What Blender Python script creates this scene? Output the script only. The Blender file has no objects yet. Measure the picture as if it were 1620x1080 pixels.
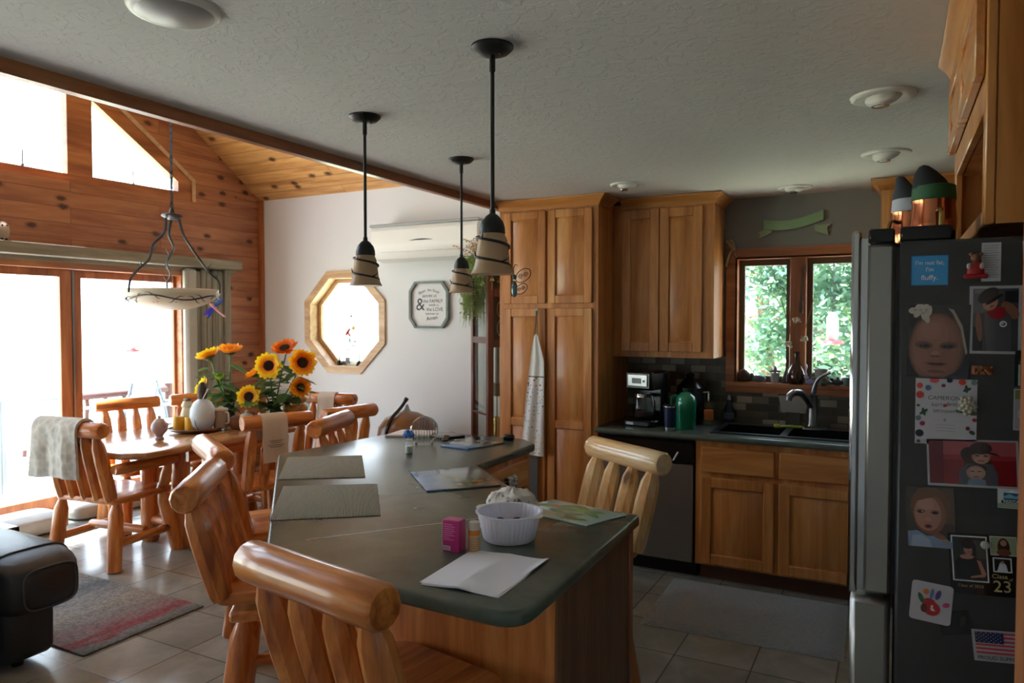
import bpy, bmesh, random
from math import *
from mathutils import Vector, Matrix
SC = bpy.context.scene
COL = SC.collection
R = random.Random(11)

# ------------------------------------------------------------------ colour + materials
def lin(h):
    h = h.lstrip('#'); o = []
    for i in (0, 2, 4):
        c = int(h[i:i+2], 16)/255
        o.append(c/12.92 if c <= .04045 else ((c+.055)/1.055)**2.4)
    return (*o, 1)

class NT:
    def __init__(s, name):
        s.m = bpy.data.materials.new(name); s.m.use_nodes = True
        s.t = s.m.node_tree; s.t.nodes.clear()
        s.out = s.n('ShaderNodeOutputMaterial')
    def n(s, typ, ins=None, **kw):
        nd = s.t.nodes.new(typ)
        for k, v in kw.items(): setattr(nd, k, v)
        for k, v in (ins or {}).items(): s.i(nd, k, v)
        return nd
    def i(s, nd, k, v):
        sock = nd.inputs[k]
        if hasattr(v, 'node'): s.t.links.new(v, sock)
        else: sock.default_value = v
    def math(s, op, a, b=0.0, c=0.0):
        nd = s.n('ShaderNodeMath', operation=op); s.i(nd, 0, a); s.i(nd, 1, b)
        if op in ('MULTIPLY_ADD', 'SMOOTH_MIN'): s.i(nd, 2, c)
        return nd.outputs[0]
    def mix(s, f, a, b, mode='MIX'):
        nd = s.n('ShaderNodeMix', data_type='RGBA', blend_type=mode)
        s.i(nd, 0, f); s.i(nd, 6, a); s.i(nd, 7, b); return nd.outputs[2]
    def ramp(s, f, stops, interp='LINEAR'):
        nd = s.n('ShaderNodeValToRGB'); cr = nd.color_ramp; cr.interpolation = interp
        while len(cr.elements) < len(stops): cr.elements.new(.5)
        for e, (p, c) in zip(cr.elements, stops): e.position = p; e.color = c if len(c) == 4 else (*c, 1)
        s.i(nd, 0, f); return nd.outputs[0]
    def coord(s, scale=(1, 1, 1), loc=(0, 0, 0), rot=(0, 0, 0), kind='Object'):
        tc = s.n('ShaderNodeTexCoord')
        mp = s.n('ShaderNodeMapping', {'Vector': tc.outputs[kind], 'Scale': scale, 'Location': loc, 'Rotation': rot})
        return mp.outputs[0]
    def noise(s, vec, scale=5, detail=3, dist=0, rough=.5):
        nd = s.n('ShaderNodeTexNoise', {'Vector': vec, 'Scale': scale, 'Detail': detail, 'Distortion': dist, 'Roughness': rough})
        return nd.outputs[0]
    def bump(s, h, strength=.3, dist=.01):
        return s.n('ShaderNodeBump', {'Height': h, 'Strength': strength, 'Distance': dist}).outputs[0]
    def bsdf(s, **ins):
        b = s.n('ShaderNodeBsdfPrincipled')
        al = dict(col='Base Color', rough='Roughness', metal='Metallic', nrm='Normal', coat='Coat Weight', coatr='Coat Roughness', spec='Specular IOR Level', trans='Transmission Weight', sss='Subsurface Weight', ior='IOR', sheen='Sheen Weight', alpha='Alpha')
        for k, v in ins.items(): s.i(b, al[k], v)
        s.t.links.new(b.outputs[0], s.out.inputs[0]); return b

def plain(name, h, rough=.5, metal=0, coat=0, bump=0, bscale=200, spec=.5, var=0):
    t = NT(name); c = lin(h)
    ins = dict(col=c, rough=rough, metal=metal, coat=coat, spec=spec)
    if bump or var:
        v = t.coord(); nz = t.noise(v, bscale, 4)
        if bump: ins['nrm'] = t.bump(nz, bump, .004)
        if var:
            n2 = t.noise(v, 9, 4); ins['col'] = t.mix(n2, tuple(x*(1-var) for x in c[:3])+(1,), tuple(min(1, x*(1+var)) for x in c[:3])+(1,))
    t.bsdf(**ins); return t.m

def wood(name, dark, mid, light, axis='Z', rough=.35, coat=.3, knots=.5, scale=1.0, planks=None, gloss=.12):
    """planks = (plane axes e.g. 'YZ', row height, board length)"""
    t = NT(name)
    st = {'X': (.09, 1, 1), 'Y': (1, .09, 1), 'Z': (1, 1, .09)}[axis]
    ri = t.n('ShaderNodeObjectInfo').outputs['Random']
    off = t.n('ShaderNodeCombineXYZ', {0: t.math('MULTIPLY', ri, 7.0), 1: t.math('MULTIPLY', ri, 3.0), 2: t.math('MULTIPLY', ri, 5.0)}).outputs[0]
    base = t.n('ShaderNodeVectorMath', {0: t.coord(), 1: off}, operation='ADD').outputs[0]
    if planks: base = t.coord()
    va = t.n('ShaderNodeVectorMath', {0: base, 1: st}, operation='MULTIPLY').outputs[0]
    pl = None
    if planks:
        ax, rh, bl = planks
        sp = t.n('ShaderNodeSeparateXYZ', {0: t.coord()})
        ii = 'XYZ'
        uv = t.n('ShaderNodeCombineXYZ', {0: sp.outputs[ii.index(ax[0])], 1: sp.outputs[ii.index(ax[1])]}).outputs[0]
        br = t.n('ShaderNodeTexBrick', {'Vector': uv, 'Color1': (0, 0, 0, 1), 'Color2': (1, 1, 1, 1), 'Mortar': (.5, .5, .5, 1), 'Scale': 1, 'Mortar Size': .0035, 'Mortar Smooth': .1, 'Bias': 0, 'Brick Width': bl, 'Row Height': rh}, offset=.37, offset_frequency=2)
        pl = br
        sh = t.n('ShaderNodeVectorMath', {0: br.outputs[0], 1: (5.3, 3.1, 7.7)}, operation='MULTIPLY').outputs[0]
        va = t.n('ShaderNodeVectorMath', {0: va, 1: sh}, operation='ADD').outputs[0]
    g = t.noise(va, 11*scale, 5, .8, .55)
    col = t.ramp(g, [(.3, lin(dark)), (.5, lin(mid)), (.72, lin(light))])
    f = t.noise(va, 75*scale, 3, .3)
    col = t.mix(.25, col, t.ramp(f, [(.3, (.35, .35, .35)), (.65, (1, 1, 1))]), 'MULTIPLY')
    if pl:
        col = t.mix(t.math('MULTIPLY', pl.outputs[0], .4), col, t.mix(1, col, (.72, .68, .66, 1), 'MULTIPLY'))
    if knots:
        kk = 6.5 if planks else 5; ks = {'X': (kk*.6, kk, kk), 'Y': (kk, kk*.6, kk), 'Z': (kk, kk, kk*.6)}[axis]
        kv = t.n('ShaderNodeVectorMath', {0: base, 1: ks}, operation='MULTIPLY').outputs[0]
        if planks: kv = t.n('ShaderNodeCombineXYZ', {0: t.math('MULTIPLY', sp.outputs[ii.index(ax[0])], kk*.55), 1: t.math('MULTIPLY', sp.outputs[ii.index(ax[1])], kk)}).outputs[0]
        kv = t.n('ShaderNodeVectorMath', {0: kv, 1: t.n('ShaderNodeVectorMath', {0: t.n('ShaderNodeTexNoise', {'Vector': base, 'Scale': 30}).outputs[1], 1: (.12,)*3}, operation='MULTIPLY').outputs[0]}, operation='ADD').outputs[0]
        vo = t.n('ShaderNodeTexVoronoi', {'Vector': kv, 'Scale': 1.0*scale, 'Randomness': 1.0}, voronoi_dimensions='2D' if planks else '3D')
        gate = t.math('LESS_THAN', t.n('ShaderNodeSeparateColor', {0: vo.outputs['Color']}).outputs[0], knots)
        kf = t.ramp(vo.outputs['Distance'], [(.0, (1, 1, 1)), (.10, (.95,)*3), (.155, (.35,)*3), (.24, (0, 0, 0))])
        col = t.mix(t.math('MULTIPLY', kf, gate), col, t.mix(1, lin(dark), (.22, .16, .13, 1), 'MULTIPLY'))
    h = f
    if pl:
        col = t.mix(t.math('MULTIPLY', pl.outputs['Fac'], .55), col, (.05, .025, .012, 1))
        h = t.math('SUBTRACT', t.math('MULTIPLY', f, .15), pl.outputs['Fac'])
    t.bsdf(col=col, rough=rough, coat=coat, coatr=.12, nrm=t.bump(h, gloss, .004)); return t.m

def painted(name, rough=.5, coat=0, spec=.5):
    t = NT(name); a = t.n('ShaderNodeAttribute', attribute_name='Col')
    t.bsdf(col=a.outputs[0], rough=rough, coat=coat, spec=spec); return t.m

def glassy(name, tint=(1, 1, 1, 1), rough=0.0, ior=1.45):
    t = NT(name)
    lw = t.n('ShaderNodeLayerWeight', {'Blend': .5})
    fr = t.n('ShaderNodeMath', {0: t.math('POWER', lw.outputs['Facing'], 5.0), 1: .95, 2: .045}, operation='MULTIPLY_ADD')
    a = t.n('ShaderNodeBsdfTransparent', {'Color': tint}); b = t.n('ShaderNodeBsdfGlossy', {'Roughness': rough})
    m = t.n('ShaderNodeMixShader', {0: fr.outputs[0], 1: a.outputs[0], 2: b.outputs[0]})
    t.t.links.new(m.outputs[0], t.out.inputs[0]); return t.m

def translucent(name, h, amt=.4, rough=.5, attr=False):
    t = NT(name); c = lin(h)
    if attr: c = t.n('ShaderNodeAttribute', attribute_name='Col').outputs[0]
    p = t.n('ShaderNodeBsdfPrincipled', {'Base Color': c, 'Roughness': rough})
    q = t.n('ShaderNodeBsdfTranslucent', {'Color': c})
    m = t.n('ShaderNodeMixShader', {0: amt, 1: p.outputs[0], 2: q.outputs[0]})
    t.t.links.new(m.outputs[0], t.out.inputs[0]); return t.m

M = {}
LG = ('#92491d', '#cf7c39', '#eaa55e')
for ax in 'XYZ':
    M['log'+ax] = wood('log_'+ax, *LG, axis=ax, rough=.32, coat=.4, knots=.4, scale=1.5)
    M['cab'+ax] = wood('cabinet_'+ax, '#a5622c', '#c98545', '#dfa463', axis=ax, rough=.36, coat=.25, knots=.08, scale=.8)
    M['trim'+ax] = wood('trim_wood_'+ax, '#82492a', '#a6643a', '#bf8050', axis=ax, rough=.4, coat=.2, knots=.05, scale=.8)
M['litX'] = wood('lit_log', '#d0944e', '#f3cb90', '#fbe4bb', axis='X', rough=.3, coat=.45, knots=.2, scale=1.2)  # brighter copies of the log wood, daylight put into the colour
M['litZ'] = wood('lit_slat', '#d0944e', '#f3cb90', '#fbe4bb', axis='Z', rough=.3, coat=.45, knots=.2, scale=1.2)
M['paletrim'] = wood('pale_trim', '#b58d62', '#cba77c', '#dcbd95', axis='X', rough=.45, coat=.1, knots=0)
M['islZ'] = wood('island_panel', '#984f20', '#c8783a', '#dd9652', axis='Z', rough=.4, coat=.15, knots=0, scale=1.1)
M['pinewall'] = wood('pine_wall', '#8a5034', '#aa6e49', '#bb835c', axis='Y', rough=.45, coat=.1, knots=.42, planks=('YZ', .135, 2.3), gloss=.25)
M['pineceil'] = wood('pine_ceiling', '#b47e42', '#d8a160', '#e8bb78', axis='X', rough=.4, coat=.15, knots=.35, planks=('XY', .115, 2.1), gloss=.25)
M['greywood'] = wood('grey_wood', '#6d6759', '#8a8272', '#a09886', axis='Z', rough=.6, coat=0, knots=.08)
M['greywoodY'] = wood('grey_wood_Y', '#6d6759', '#857d6c', '#989080', axis='Y', rough=.6, coat=0, knots=.08)
M['redwood'] = wood('clock_wood', '#3c150b', '#57200f', '#6f3219', axis='Z', rough=.3, coat=.4, knots=0)
M['white'] = plain('white_paint', '#d8dbdd', .6, bump=.15, bscale=120)
M['greywall'] = plain('grey_paint', '#83837f', .65, bump=.1, bscale=150)
M['plastic'] = plain('white_plastic', '#e4e4e0', .35)
M['black'] = plain('black_metal', '#17181a', .42, bump=.1)
M['blackpl'] = plain('black_plastic', '#0d0d0e', .25)
M['steel'] = plain('brushed_steel', '#8d8f90', .28, 1)
M['darksteel'] = plain('dark_steel', '#9a9894', .3, .8)
M['chrome'] = plain('chrome', '#c6c8ca', .12, 1)
M['fridgeside'] = plain('fridge_side', '#3c3e3f', .45, .2, bump=.08, bscale=500)
M['leather'] = plain('black_leather', '#1c2027', .38, bump=.25, bscale=90)
M['bronze'] = plain('bronze_frame', '#5b4a3a', .45, .2)
M['paint'] = painted('painted', .55)
M['gloss'] = painted('painted_gloss', .18, .4)
M['metalpaint'] = painted('painted_satin', .35)
M['pane'] = glassy('window_glass')
M['clear'] = glassy('clear_glass', (.93, .96, .95, 1), .02)
M['shade'] = translucent('lamp_glass', '#d8bb98', .35, .35)
M['bowlglass'] = translucent('bowl_glass', '#dcd5c4', .45, .35)
M['leaf'] = translucent('leaf', '#5a8a3c', .45, .5, True)
M['petal'] = translucent('petal', '#f0b020', .35, .5, True)
M['cloth'] = plain('linen', '#cdbfae', .9, bump=.4, bscale=400)
M['copper'] = plain('copper', '#b5714d', .15, 1)
M['brass'] = plain('brass', '#a8905a', .25, 1)
M['paper'] = plain('paper', '#f0f2fb', .6)
M['grass'] = plain('grass', '#a3a68c', .9, var=.4)
M['deck'] = wood('deck_boards', '#b9b3aa', '#d6d1ca', '#e6e2dd', axis='Y', rough=.7, coat=0, knots=0, planks=('YX', .14, 4))
M['railwood'] = plain('rail_wood', '#4a2c26', .6, var=.3)

def m_blanket():
    t = NT('blanket'); v = t.coord()
    vo = t.n('ShaderNodeTexVoronoi', {'Vector': v, 'Scale': 22, 'Randomness': .8})
    nz = t.noise(v, 300, 3)
    col = t.mix(vo.outputs[0], lin('#a9aaa2'), lin('#d8d6cd'))
    t.bsdf(col=col, rough=.95, nrm=t.bump(t.math('ADD', vo.outputs[0], t.math('MULTIPLY', nz, .4)), .7, .01), sheen=.3); return t.m
M['blanket'] = m_blanket()

def m_ceiling():
    t = NT('knockdown_ceiling'); v = t.coord()
    a = t.noise(v, 16, 5, 1.2, .6); b = t.noise(v, 55, 3, .4)
    h = t.math('ADD', t.ramp(a, [(.5, (0, 0, 0)), (.56, (1, 1, 1))]), t.math('MULTIPLY', b, .3))
    t.bsdf(col=lin('#d2d2d2'), rough=.75, nrm=t.bump(h, .3, .006)); return t.m
M['ceil'] = m_ceiling()

def m_floor():
    t = NT('stone_tile'); v = t.coord(loc=(3.40+.002, -2.016+.355*6+.002, 0))
    br = t.n('ShaderNodeTexBrick', {'Vector': v, 'Color1': (.0, 0, 0, 1), 'Color2': (1, 1, 1, 1), 'Mortar': (.5,)*3+(1,), 'Scale': 1, 'Mortar Size': .004, 'Mortar Smooth': .2, 'Bias': 0, 'Brick Width': .355, 'Row Height': .355}, offset=0)
    o = t.coord(); n1 = t.noise(o, 4, 6, .6, .6); n2 = t.noise(o, 26, 5)
    c = t.ramp(n1, [(.3, lin('#6f746f')), (.5, lin('#878c88')), (.7, lin('#9fa4a1'))])
    c = t.mix(.3, c, t.mix(br.outputs[0], lin('#837c68'), lin('#a9aeac')), 'MIX')
    c = t.mix(t.math('MULTIPLY', br.outputs['Fac'], .8), c, lin('#4c463c'))
    h = t.math('SUBTRACT', t.math('MULTIPLY', n2, .3), br.outputs['Fac'])
    t.bsdf(col=c, rough=t.math('MULTIPLY_ADD', n2, .12, .12), spec=.5, nrm=t.bump(h, .22, .004)); return t.m
M['floor'] = m_floor()

def m_counter():
    t = NT('laminate_counter'); v = t.coord()
    n1 = t.noise(v, 5, 6, .2, .6); n2 = t.noise(v, 60, 4)
    c = t.ramp(n1, [(.3, lin('#434f48')), (.5, lin('#4e5a51')), (.68, lin('#5a655b'))])
    t.bsdf(col=c, rough=.27, spec=.6); return t.m
M['counter'] = m_counter()

def m_backsplash():
    t = NT('mosaic_tile'); sp = t.n('ShaderNodeSeparateXYZ', {0: t.coord()})
    uv = t.n('ShaderNodeCombineXYZ', {0: sp.outputs[0], 1: sp.outputs[2]}).outputs[0]
    br = t.n('ShaderNodeTexBrick', {'Vector': uv, 'Color1': (0, 0, 0, 1), 'Color2': (1, 1, 1, 1), 'Mortar': (.3,)*3+(1,), 'Scale': 1, 'Mortar Size': .003, 'Brick Width': .105, 'Row Height': .05, 'Bias': -.1}, offset=.4)
    c = t.ramp(br.outputs[0], [(0, lin('#3a362f')), (.35, lin('#5a5549')), (.6, lin('#787263')), (.85, lin('#a09a8a')), (1, lin('#aeaa9c'))])
    c = t.mix(br.outputs['Fac'], c, lin('#4a473f'))
    t.bsdf(col=c, rough=.3, nrm=t.bump(br.outputs['Fac'], -.4, .003)); return t.m
M['splash'] = m_backsplash()

def m_placemat():
    t = NT('ribbed_mat'); v = t.coord()
    w = t.n('ShaderNodeTexWave', {'Vector': t.coord(rot=(0, 0, radians(-5.5))), 'Scale': 56, 'Distortion': .1}, bands_direction='X')
    n = t.noise(t.coord(scale=(40, 2, 2)), 3, 2)
    c = t.mix(w.outputs[1], lin('#737060'), lin('#98947f')); c = t.mix(.35, c, t.mix(n, lin('#6c6959'), lin('#b0ab96')))
    t.bsdf(col=c, rough=.75, nrm=t.bump(w.outputs[1], .7, .004)); return t.m
M['mat'] = m_placemat()

def m_rug():
    t = NT('striped_rug'); sp = t.n('ShaderNodeSeparateXYZ', {0: t.coord()})
    wob = t.noise(t.coord(scale=(4, 1.2, 1)), 2.2, 5, .5)
    f = t.math('ADD', t.math('MULTIPLY_ADD', sp.outputs[0], .72, .5), t.math('MULTIPLY_ADD', wob, .3, -.15))
    c = t.ramp(f, [(.02, lin('#a88f7c')), (.22, lin('#8f9092')), (.36, lin('#626c78')), (.48, lin('#8e8f90')), (.60, lin('#9a938a')), (.70, lin('#86807c')), (.80, lin('#8a7274')), (.87, lin('#8c3c3e')), (.92, lin('#78777a')), (.98, lin('#64645f'))])
    n = t.noise(t.coord(), 60, 3, 0, .7); c = t.mix(.5, c, t.ramp(n, [(.38, lin('#3b3d42')), (.6, lin('#c7bfb2'))]), 'OVERLAY')
    t.bsdf(col=c, rough=.95, nrm=t.bump(t.noise(t.coord(), 260, 2), .6, .006)); return t.m
M['rug'] = m_rug()

def m_shag():
    t = NT('shag_rug'); n = t.noise(t.coord(), 55, 4, 0, .7); n2 = t.noise(t.coord(), 7, 3)
    c = t.mix(n, lin('#7d8892'), lin('#b6c1cb')); c = t.mix(.3, c, t.mix(n2, lin('#858c91'), lin('#aeb5b9')))
    t.bsdf(col=c, rough=1, nrm=t.bump(n, 1, .02), sheen=.3); return t.m
M['shag'] = m_shag()

def m_photoboard(name, flip=1):
    t = NT(name); sp = t.n('ShaderNodeSeparateXYZ', {0: t.coord()})
    x, y = sp.outputs[0], sp.outputs[1]
    n = t.noise(t.coord(), 16, 3, .8); n2 = t.noise(t.coord(loc=(3, 1, 0)), 22, 2, .3)
    x, y = y, x
    left = t.math('MULTIPLY_ADD', x, 2.6, .5)
    c = t.ramp(t.math('ADD', left, t.math('MULTIPLY_ADD', n, .3, -.15)), [(.05, lin('#3f6aa8')), (.25, lin('#5b7ba6')), (.4, lin('#7b8288')), (.6, lin('#5d6058')), (1, lin('#6a6a68'))])
    blob = t.math('MULTIPLY', t.ramp(n2, [(.50, (0, 0, 0)), (.60, (.9, .9, .9))]), t.math('MULTIPLY', t.ramp(t.math('MULTIPLY_ADD', y, 2.6, .5), [(.5, (0, 0, 0)), (.62, (1, 1, 1)), (.9, (1, 1, 1)), (.95, (0, 0, 0))]), t.ramp(t.math('MULTIPLY_ADD', x, 2.6, .5), [(.38, (0, 0, 0)), (.5, (1, 1, 1)), (.82, (1, 1, 1)), (.9, (0, 0, 0))])))
    c = t.mix(blob, c, t.ramp(n, [(.35, lin('#6f8a2f')), (.45, lin('#d6a02e')), (.52, lin('#d8773f')), (.62, lin('#c9c0a6'))]))
    t.bsdf(col=c, rough=.16, coat=.15); return t.m
M['board'] = m_photoboard('photo_board')

def m_apron():
    t = NT('apron_print'); v = t.coord(); vo = t.n('ShaderNodeTexVoronoi', {'Vector': v, 'Scale': 42, 'Randomness': .7})
    sp = t.n('ShaderNodeSeparateXYZ', {0: v})
    gate = t.math('LESS_THAN', vo.outputs['Distance'], .24)
    hue = t.ramp(t.n('ShaderNodeSeparateColor', {0: vo.outputs['Color']}).outputs[0], [(.0, lin('#6f8cba')), (.35, lin('#c4b66a')), (.6, lin('#56679a')), (.8, lin('#8fb07a'))], 'CONSTANT')
    c = t.mix(t.math('MULTIPLY', gate, t.math('LESS_THAN', sp.outputs[2], -.26)), lin('#dcdcd8'), hue)
    band = t.math('LESS_THAN', t.math('ABSOLUTE', t.math('ADD', sp.outputs[2], .225)), .03)
    c = t.mix(t.math('MULTIPLY', band, t.math('LESS_THAN', vo.outputs['Distance'], .3)), c, lin('#a8322c'))
    line = t.math('LESS_THAN', t.math('ABSOLUTE', t.math('ADD', sp.outputs[2], .19)), .004)
    c = t.mix(line, c, lin('#5a5a50'))
    t.bsdf(col=c, rough=.9); return t.m
M['apron'] = m_apron()

def m_dots():
    t = NT('checked_towel'); n = t.noise(t.coord(), 90, 2)
    t.bsdf(col=t.mix(t.ramp(n, [(.45, (0, 0, 0)), (.55, (1, 1, 1))]), lin('#5c5a52'), lin('#c2beb2')), rough=.9); return t.m
M['dots'] = m_dots()

# ------------------------------------------------------------------ geometry
def unit(v): return Vector(v).normalized()
class MB:
    def __init__(s): s.v = []; s.f = []; s.c = []; s.cur = None
    def col(s, h): s.cur = lin(h) if isinstance(h, str) else h; return s
    def add(s, vs, fs, T=None):
        b = len(s.v)
        s.v += [tuple(T @ Vector(v)) if T else tuple(v) for v in vs]
        for f in fs: s.f.append([b+i for i in f]); s.c.append(s.cur)
        return s
    def bx(s, x0, x1, y0, y1, z0, z1, b=0, T=None):
        if x0 > x1: x0, x1 = x1, x0
        if y0 > y1: y0, y1 = y1, y0
        if z0 > z1: z0, z1 = z1, z0
        if not b:
            return s.add([(x, y, z) for x in (x0, x1) for y in (y0, y1) for z in (z0, z1)],
                         [(0, 1, 3, 2), (4, 6, 7, 5), (0, 4, 5, 1), (2, 3, 7, 6), (0, 2, 6, 4), (1, 5, 7, 3)], T)
        b = min(b, (x1-x0)*.49, (y1-y0)*.49, (z1-z0)*.49)
        X, Y, Z = (x0, x1), (y0, y1), (z0, z1); vs = []; ix = {}
        for i in (0, 1):
            for j in (0, 1):
                for k in (0, 1):
                    p = (X[i], Y[j], Z[k]); d = (b if not i else -b, b if not j else -b, b if not k else -b)
                    for a in range(3):
                        q = [p[t] if t == a else p[t]+d[t] for t in range(3)]
                        ix[i, j, k, a] = len(vs); vs.append(q)
        fs = []
        for i in (0, 1):
            fs.append([ix[i, j, k, 0] for j, k in ((0, 0), (1, 0), (1, 1), (0, 1))])
            fs.append([ix[j, i, k, 1] for j, k in ((0, 0), (1, 0), (1, 1), (0, 1))])
            fs.append([ix[j, k, i, 2] for j, k in ((0, 0), (1, 0), (1, 1), (0, 1))])
        for i in (0, 1):
            for j in (0, 1):
                fs.append([ix[0, i, j, 1], ix[1, i, j, 1], ix[1, i, j, 2], ix[0, i, j, 2]])
                fs.append([ix[i, 0, j, 0], ix[i, 1, j, 0], ix[i, 1, j, 2], ix[i, 0, j, 2]])
                fs.append([ix[i, j, 0, 0], ix[i, j, 1, 0], ix[i, j, 1, 1], ix[i, j, 0, 1]])
                for k in (0, 1): fs.append([ix[i, j, k, a] for a in range(3)])
        return s.add(vs, fs, T)
    def tube(s, pts, r, n=8, cap=True, closed=False, T=None, flat=1.0):
        pts = [Vector(p) for p in pts]; N = len(pts)
        rr = r if isinstance(r, (list, tuple)) else [r]*N
        vs = []; fs = []; up = None
        for i, p in enumerate(pts):
            if closed: d = pts[(i+1) % N]-pts[i-1]
            else: d = pts[min(i+1, N-1)]-pts[max(i-1, 0)]
            d = d.normalized() if d.length else Vector((0, 0, 1))
            if up is None:
                up = Vector((0, 0, 1)) if abs(d.z) < .9 else Vector((1, 0, 0))
            a = d.cross(up)
            a = a.normalized() if a.length > 1e-6 else d.orthogonal().normalized()
            up = a.cross(d).normalized()
            for k in range(n):
                t = 2*pi*k/n; vs.append(p+a*(cos(t)*rr[i])+up*(sin(t)*rr[i]*flat))
        for i in range(N if closed else N-1):
            j = (i+1) % N
            for k in range(n): fs.append((i*n+k, i*n+(k+1) % n, j*n+(k+1) % n, j*n+k))
        if cap and not closed: fs += [list(range(n))[::-1], [(N-1)*n+k for k in range(n)]]
        return s.add(vs, fs, T)
    def cyl(s, p0, p1, r0, r1=None, n=14, T=None): return s.tube([p0, p1], [r0, r0 if r1 is None else r1], n, T=T)
    def lathe(s, prof, c=(0, 0, 0), n=24, T=None, rib=0, nr=0, sx=1, sy=1):
        vs = []; fs = []
        for (r, z) in prof:
            for k in range(n):
                t = 2*pi*k/n; q = r*(1+(rib*cos(nr*t) if rib else 0))
                vs.append((c[0]+q*cos(t)*sx, c[1]+q*sin(t)*sy, c[2]+z))
        for i in range(len(prof)-1):
            for k in range(n): fs.append((i*n+k, i*n+(k+1) % n, (i+1)*n+(k+1) % n, (i+1)*n+k))
        if prof[0][0] > 1e-5: fs.append(list(range(n))[::-1])
        if prof[-1][0] > 1e-5: fs.append([(len(prof)-1)*n+k for k in range(n)])
        return s.add(vs, fs, T)
    def sph(s, c, r, n=14, sc=(1, 1, 1), T=None, jit=0, rnd=None):
        vs = []; fs = []; m = max(4, n//2)
        for i in range(m+1):
            for k in range(n):
                ph = pi*i/m; t = 2*pi*k/n
                q = r*(1+(rnd or R).uniform(-jit, jit)) if jit and 0 < i < m else r
                vs.append((c[0]+q*sc[0]*sin(ph)*cos(t), c[1]+q*sc[1]*sin(ph)*sin(t), c[2]+q*sc[2]*cos(ph)))
        for i in range(m):
            for k in range(n): fs.append((i*n+k, i*n+(k+1) % n, (i+1)*n+(k+1) % n, (i+1)*n+k))
        return s.add(vs, fs, T)
    def prism(s, poly, z0, z1, b=0, seg=3, T=None):
        n = len(poly); area = sum(poly[i][0]*poly[(i+1) % n][1]-poly[(i+1) % n][0]*poly[i][1] for i in range(n))
        if area < 0: poly = poly[::-1]
        def ins(d):
            o = []
            for i in range(n):
                p, q, r = Vector(poly[i-1][:2]), Vector(poly[i][:2]), Vector(poly[(i+1) % n][:2])
                a = (q-p).normalized(); c = (r-q).normalized()
                n1 = Vector((-a.y, a.x)); n2 = Vector((-c.y, c.x)); m = (n1+n2); l = max(.3, 1+n1.dot(n2))
                o.append(q+m*(d/l))
            return o
        rings = [(0, z0), (0, z1)] if not b else [(b*(1-sin(pi/2*k/seg)), z0+b*(1-cos(pi/2*k/seg))) for k in range(seg+1)]+[(b*(1-cos(pi/2*k/seg)), z1-b*(1-sin(pi/2*k/seg))) for k in range(seg+1)]
        vs = []; fs = []
        for d, z in rings: vs += [(p[0], p[1], z) for p in ins(d)]
        for i in range(len(rings)-1):
            for k in range(n): fs.append((i*n+k, i*n+(k+1) % n, (i+1)*n+(k+1) % n, (i+1)*n+k))
        fs += [list(range(n))[::-1], [(len(rings)-1)*n+k for k in range(n)]]
        return s.add(vs, fs, T)
    def holed(s, outer, holes, f, t):
        """flat plate with holes: f(u, v, w) -> point, thickness t along w"""
        bm = bmesh.new(); loops = []
        for lp in [outer]+holes:
            vv = [bm.verts.new((p[0], p[1], 0)) for p in lp]; loops.append(lp)
            for i in range(len(vv)): bm.edges.new((vv[i], vv[(i+1) % len(vv)]))
        bmesh.ops.triangle_fill(bm, use_beauty=True, edges=bm.edges[:])
        bm.verts.index_update(); vs = [(v.co.x, v.co.y) for v in bm.verts]; fs = [[v.index for v in fc.verts] for fc in bm.faces]; bm.free()
        n = len(vs)
        s.add([f(u, v, 0) for u, v in vs], fs); s.add([f(u, v, t) for u, v in vs], [q[::-1] for q in fs])
        for lp in loops:
            m = len(lp)
            s.add([f(u, v, 0) for u, v in lp]+[f(u, v, t) for u, v in lp], [(i, (i+1) % m, m+(i+1) % m, m+i) for i in range(m)])
        return s
    def grid(s, f, nu, nv, T=None):
        vs = [f(i/nu, j/nv) for i in range(nu+1) for j in range(nv+1)]
        return s.add(vs, [(i*(nv+1)+j, i*(nv+1)+j+1, (i+1)*(nv+1)+j+1, (i+1)*(nv+1)+j) for i in range(nu) for j in range(nv)], T)
    def text(s, body, size, T=None, align='CENTER', sx=1.0):
        cu = bpy.data.curves.new('t', 'FONT'); cu.body = body; cu.size = size; cu.align_x = align; cu.align_y = 'CENTER'; cu.resolution_u = 3
        o = bpy.data.objects.new('t', cu); COL.objects.link(o)
        me = o.evaluated_get(bpy.context.evaluated_depsgraph_get()).to_mesh()
        vs = [(v.co.x*sx, v.co.y, 0) for v in me.vertices]; fs = [list(p.vertices) for p in me.polygons]
        o.to_mesh_clear() if False else None
        bpy.data.objects.remove(o); bpy.data.curves.remove(cu)
        return s.add(vs, fs, T)

def mesh(name, mb, mat, sharp=38, flatshade=False):
    me = bpy.data.meshes.new(name); me.from_pydata(mb.v, [], mb.f)
    if any(c is not None for c in mb.c):
        at = me.color_attributes.new('Col', 'FLOAT_COLOR', 'CORNER'); buf = []
        for f, c in zip(mb.f, mb.c): buf += list(c or (1, 1, 1, 1))*len(f)
        at.data.foreach_set('color', buf)
    bm = bmesh.new(); bm.from_mesh(me); bmesh.ops.recalc_face_normals(bm, faces=bm.faces[:]); bm.to_mesh(me); bm.free()
    if not flatshade:
        me.polygons.foreach_set('use_smooth', [True]*len(me.polygons)); me.set_sharp_from_angle(angle=radians(sharp))
    me.materials.append(mat if not isinstance(mat, str) else M[mat]); return me

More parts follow.
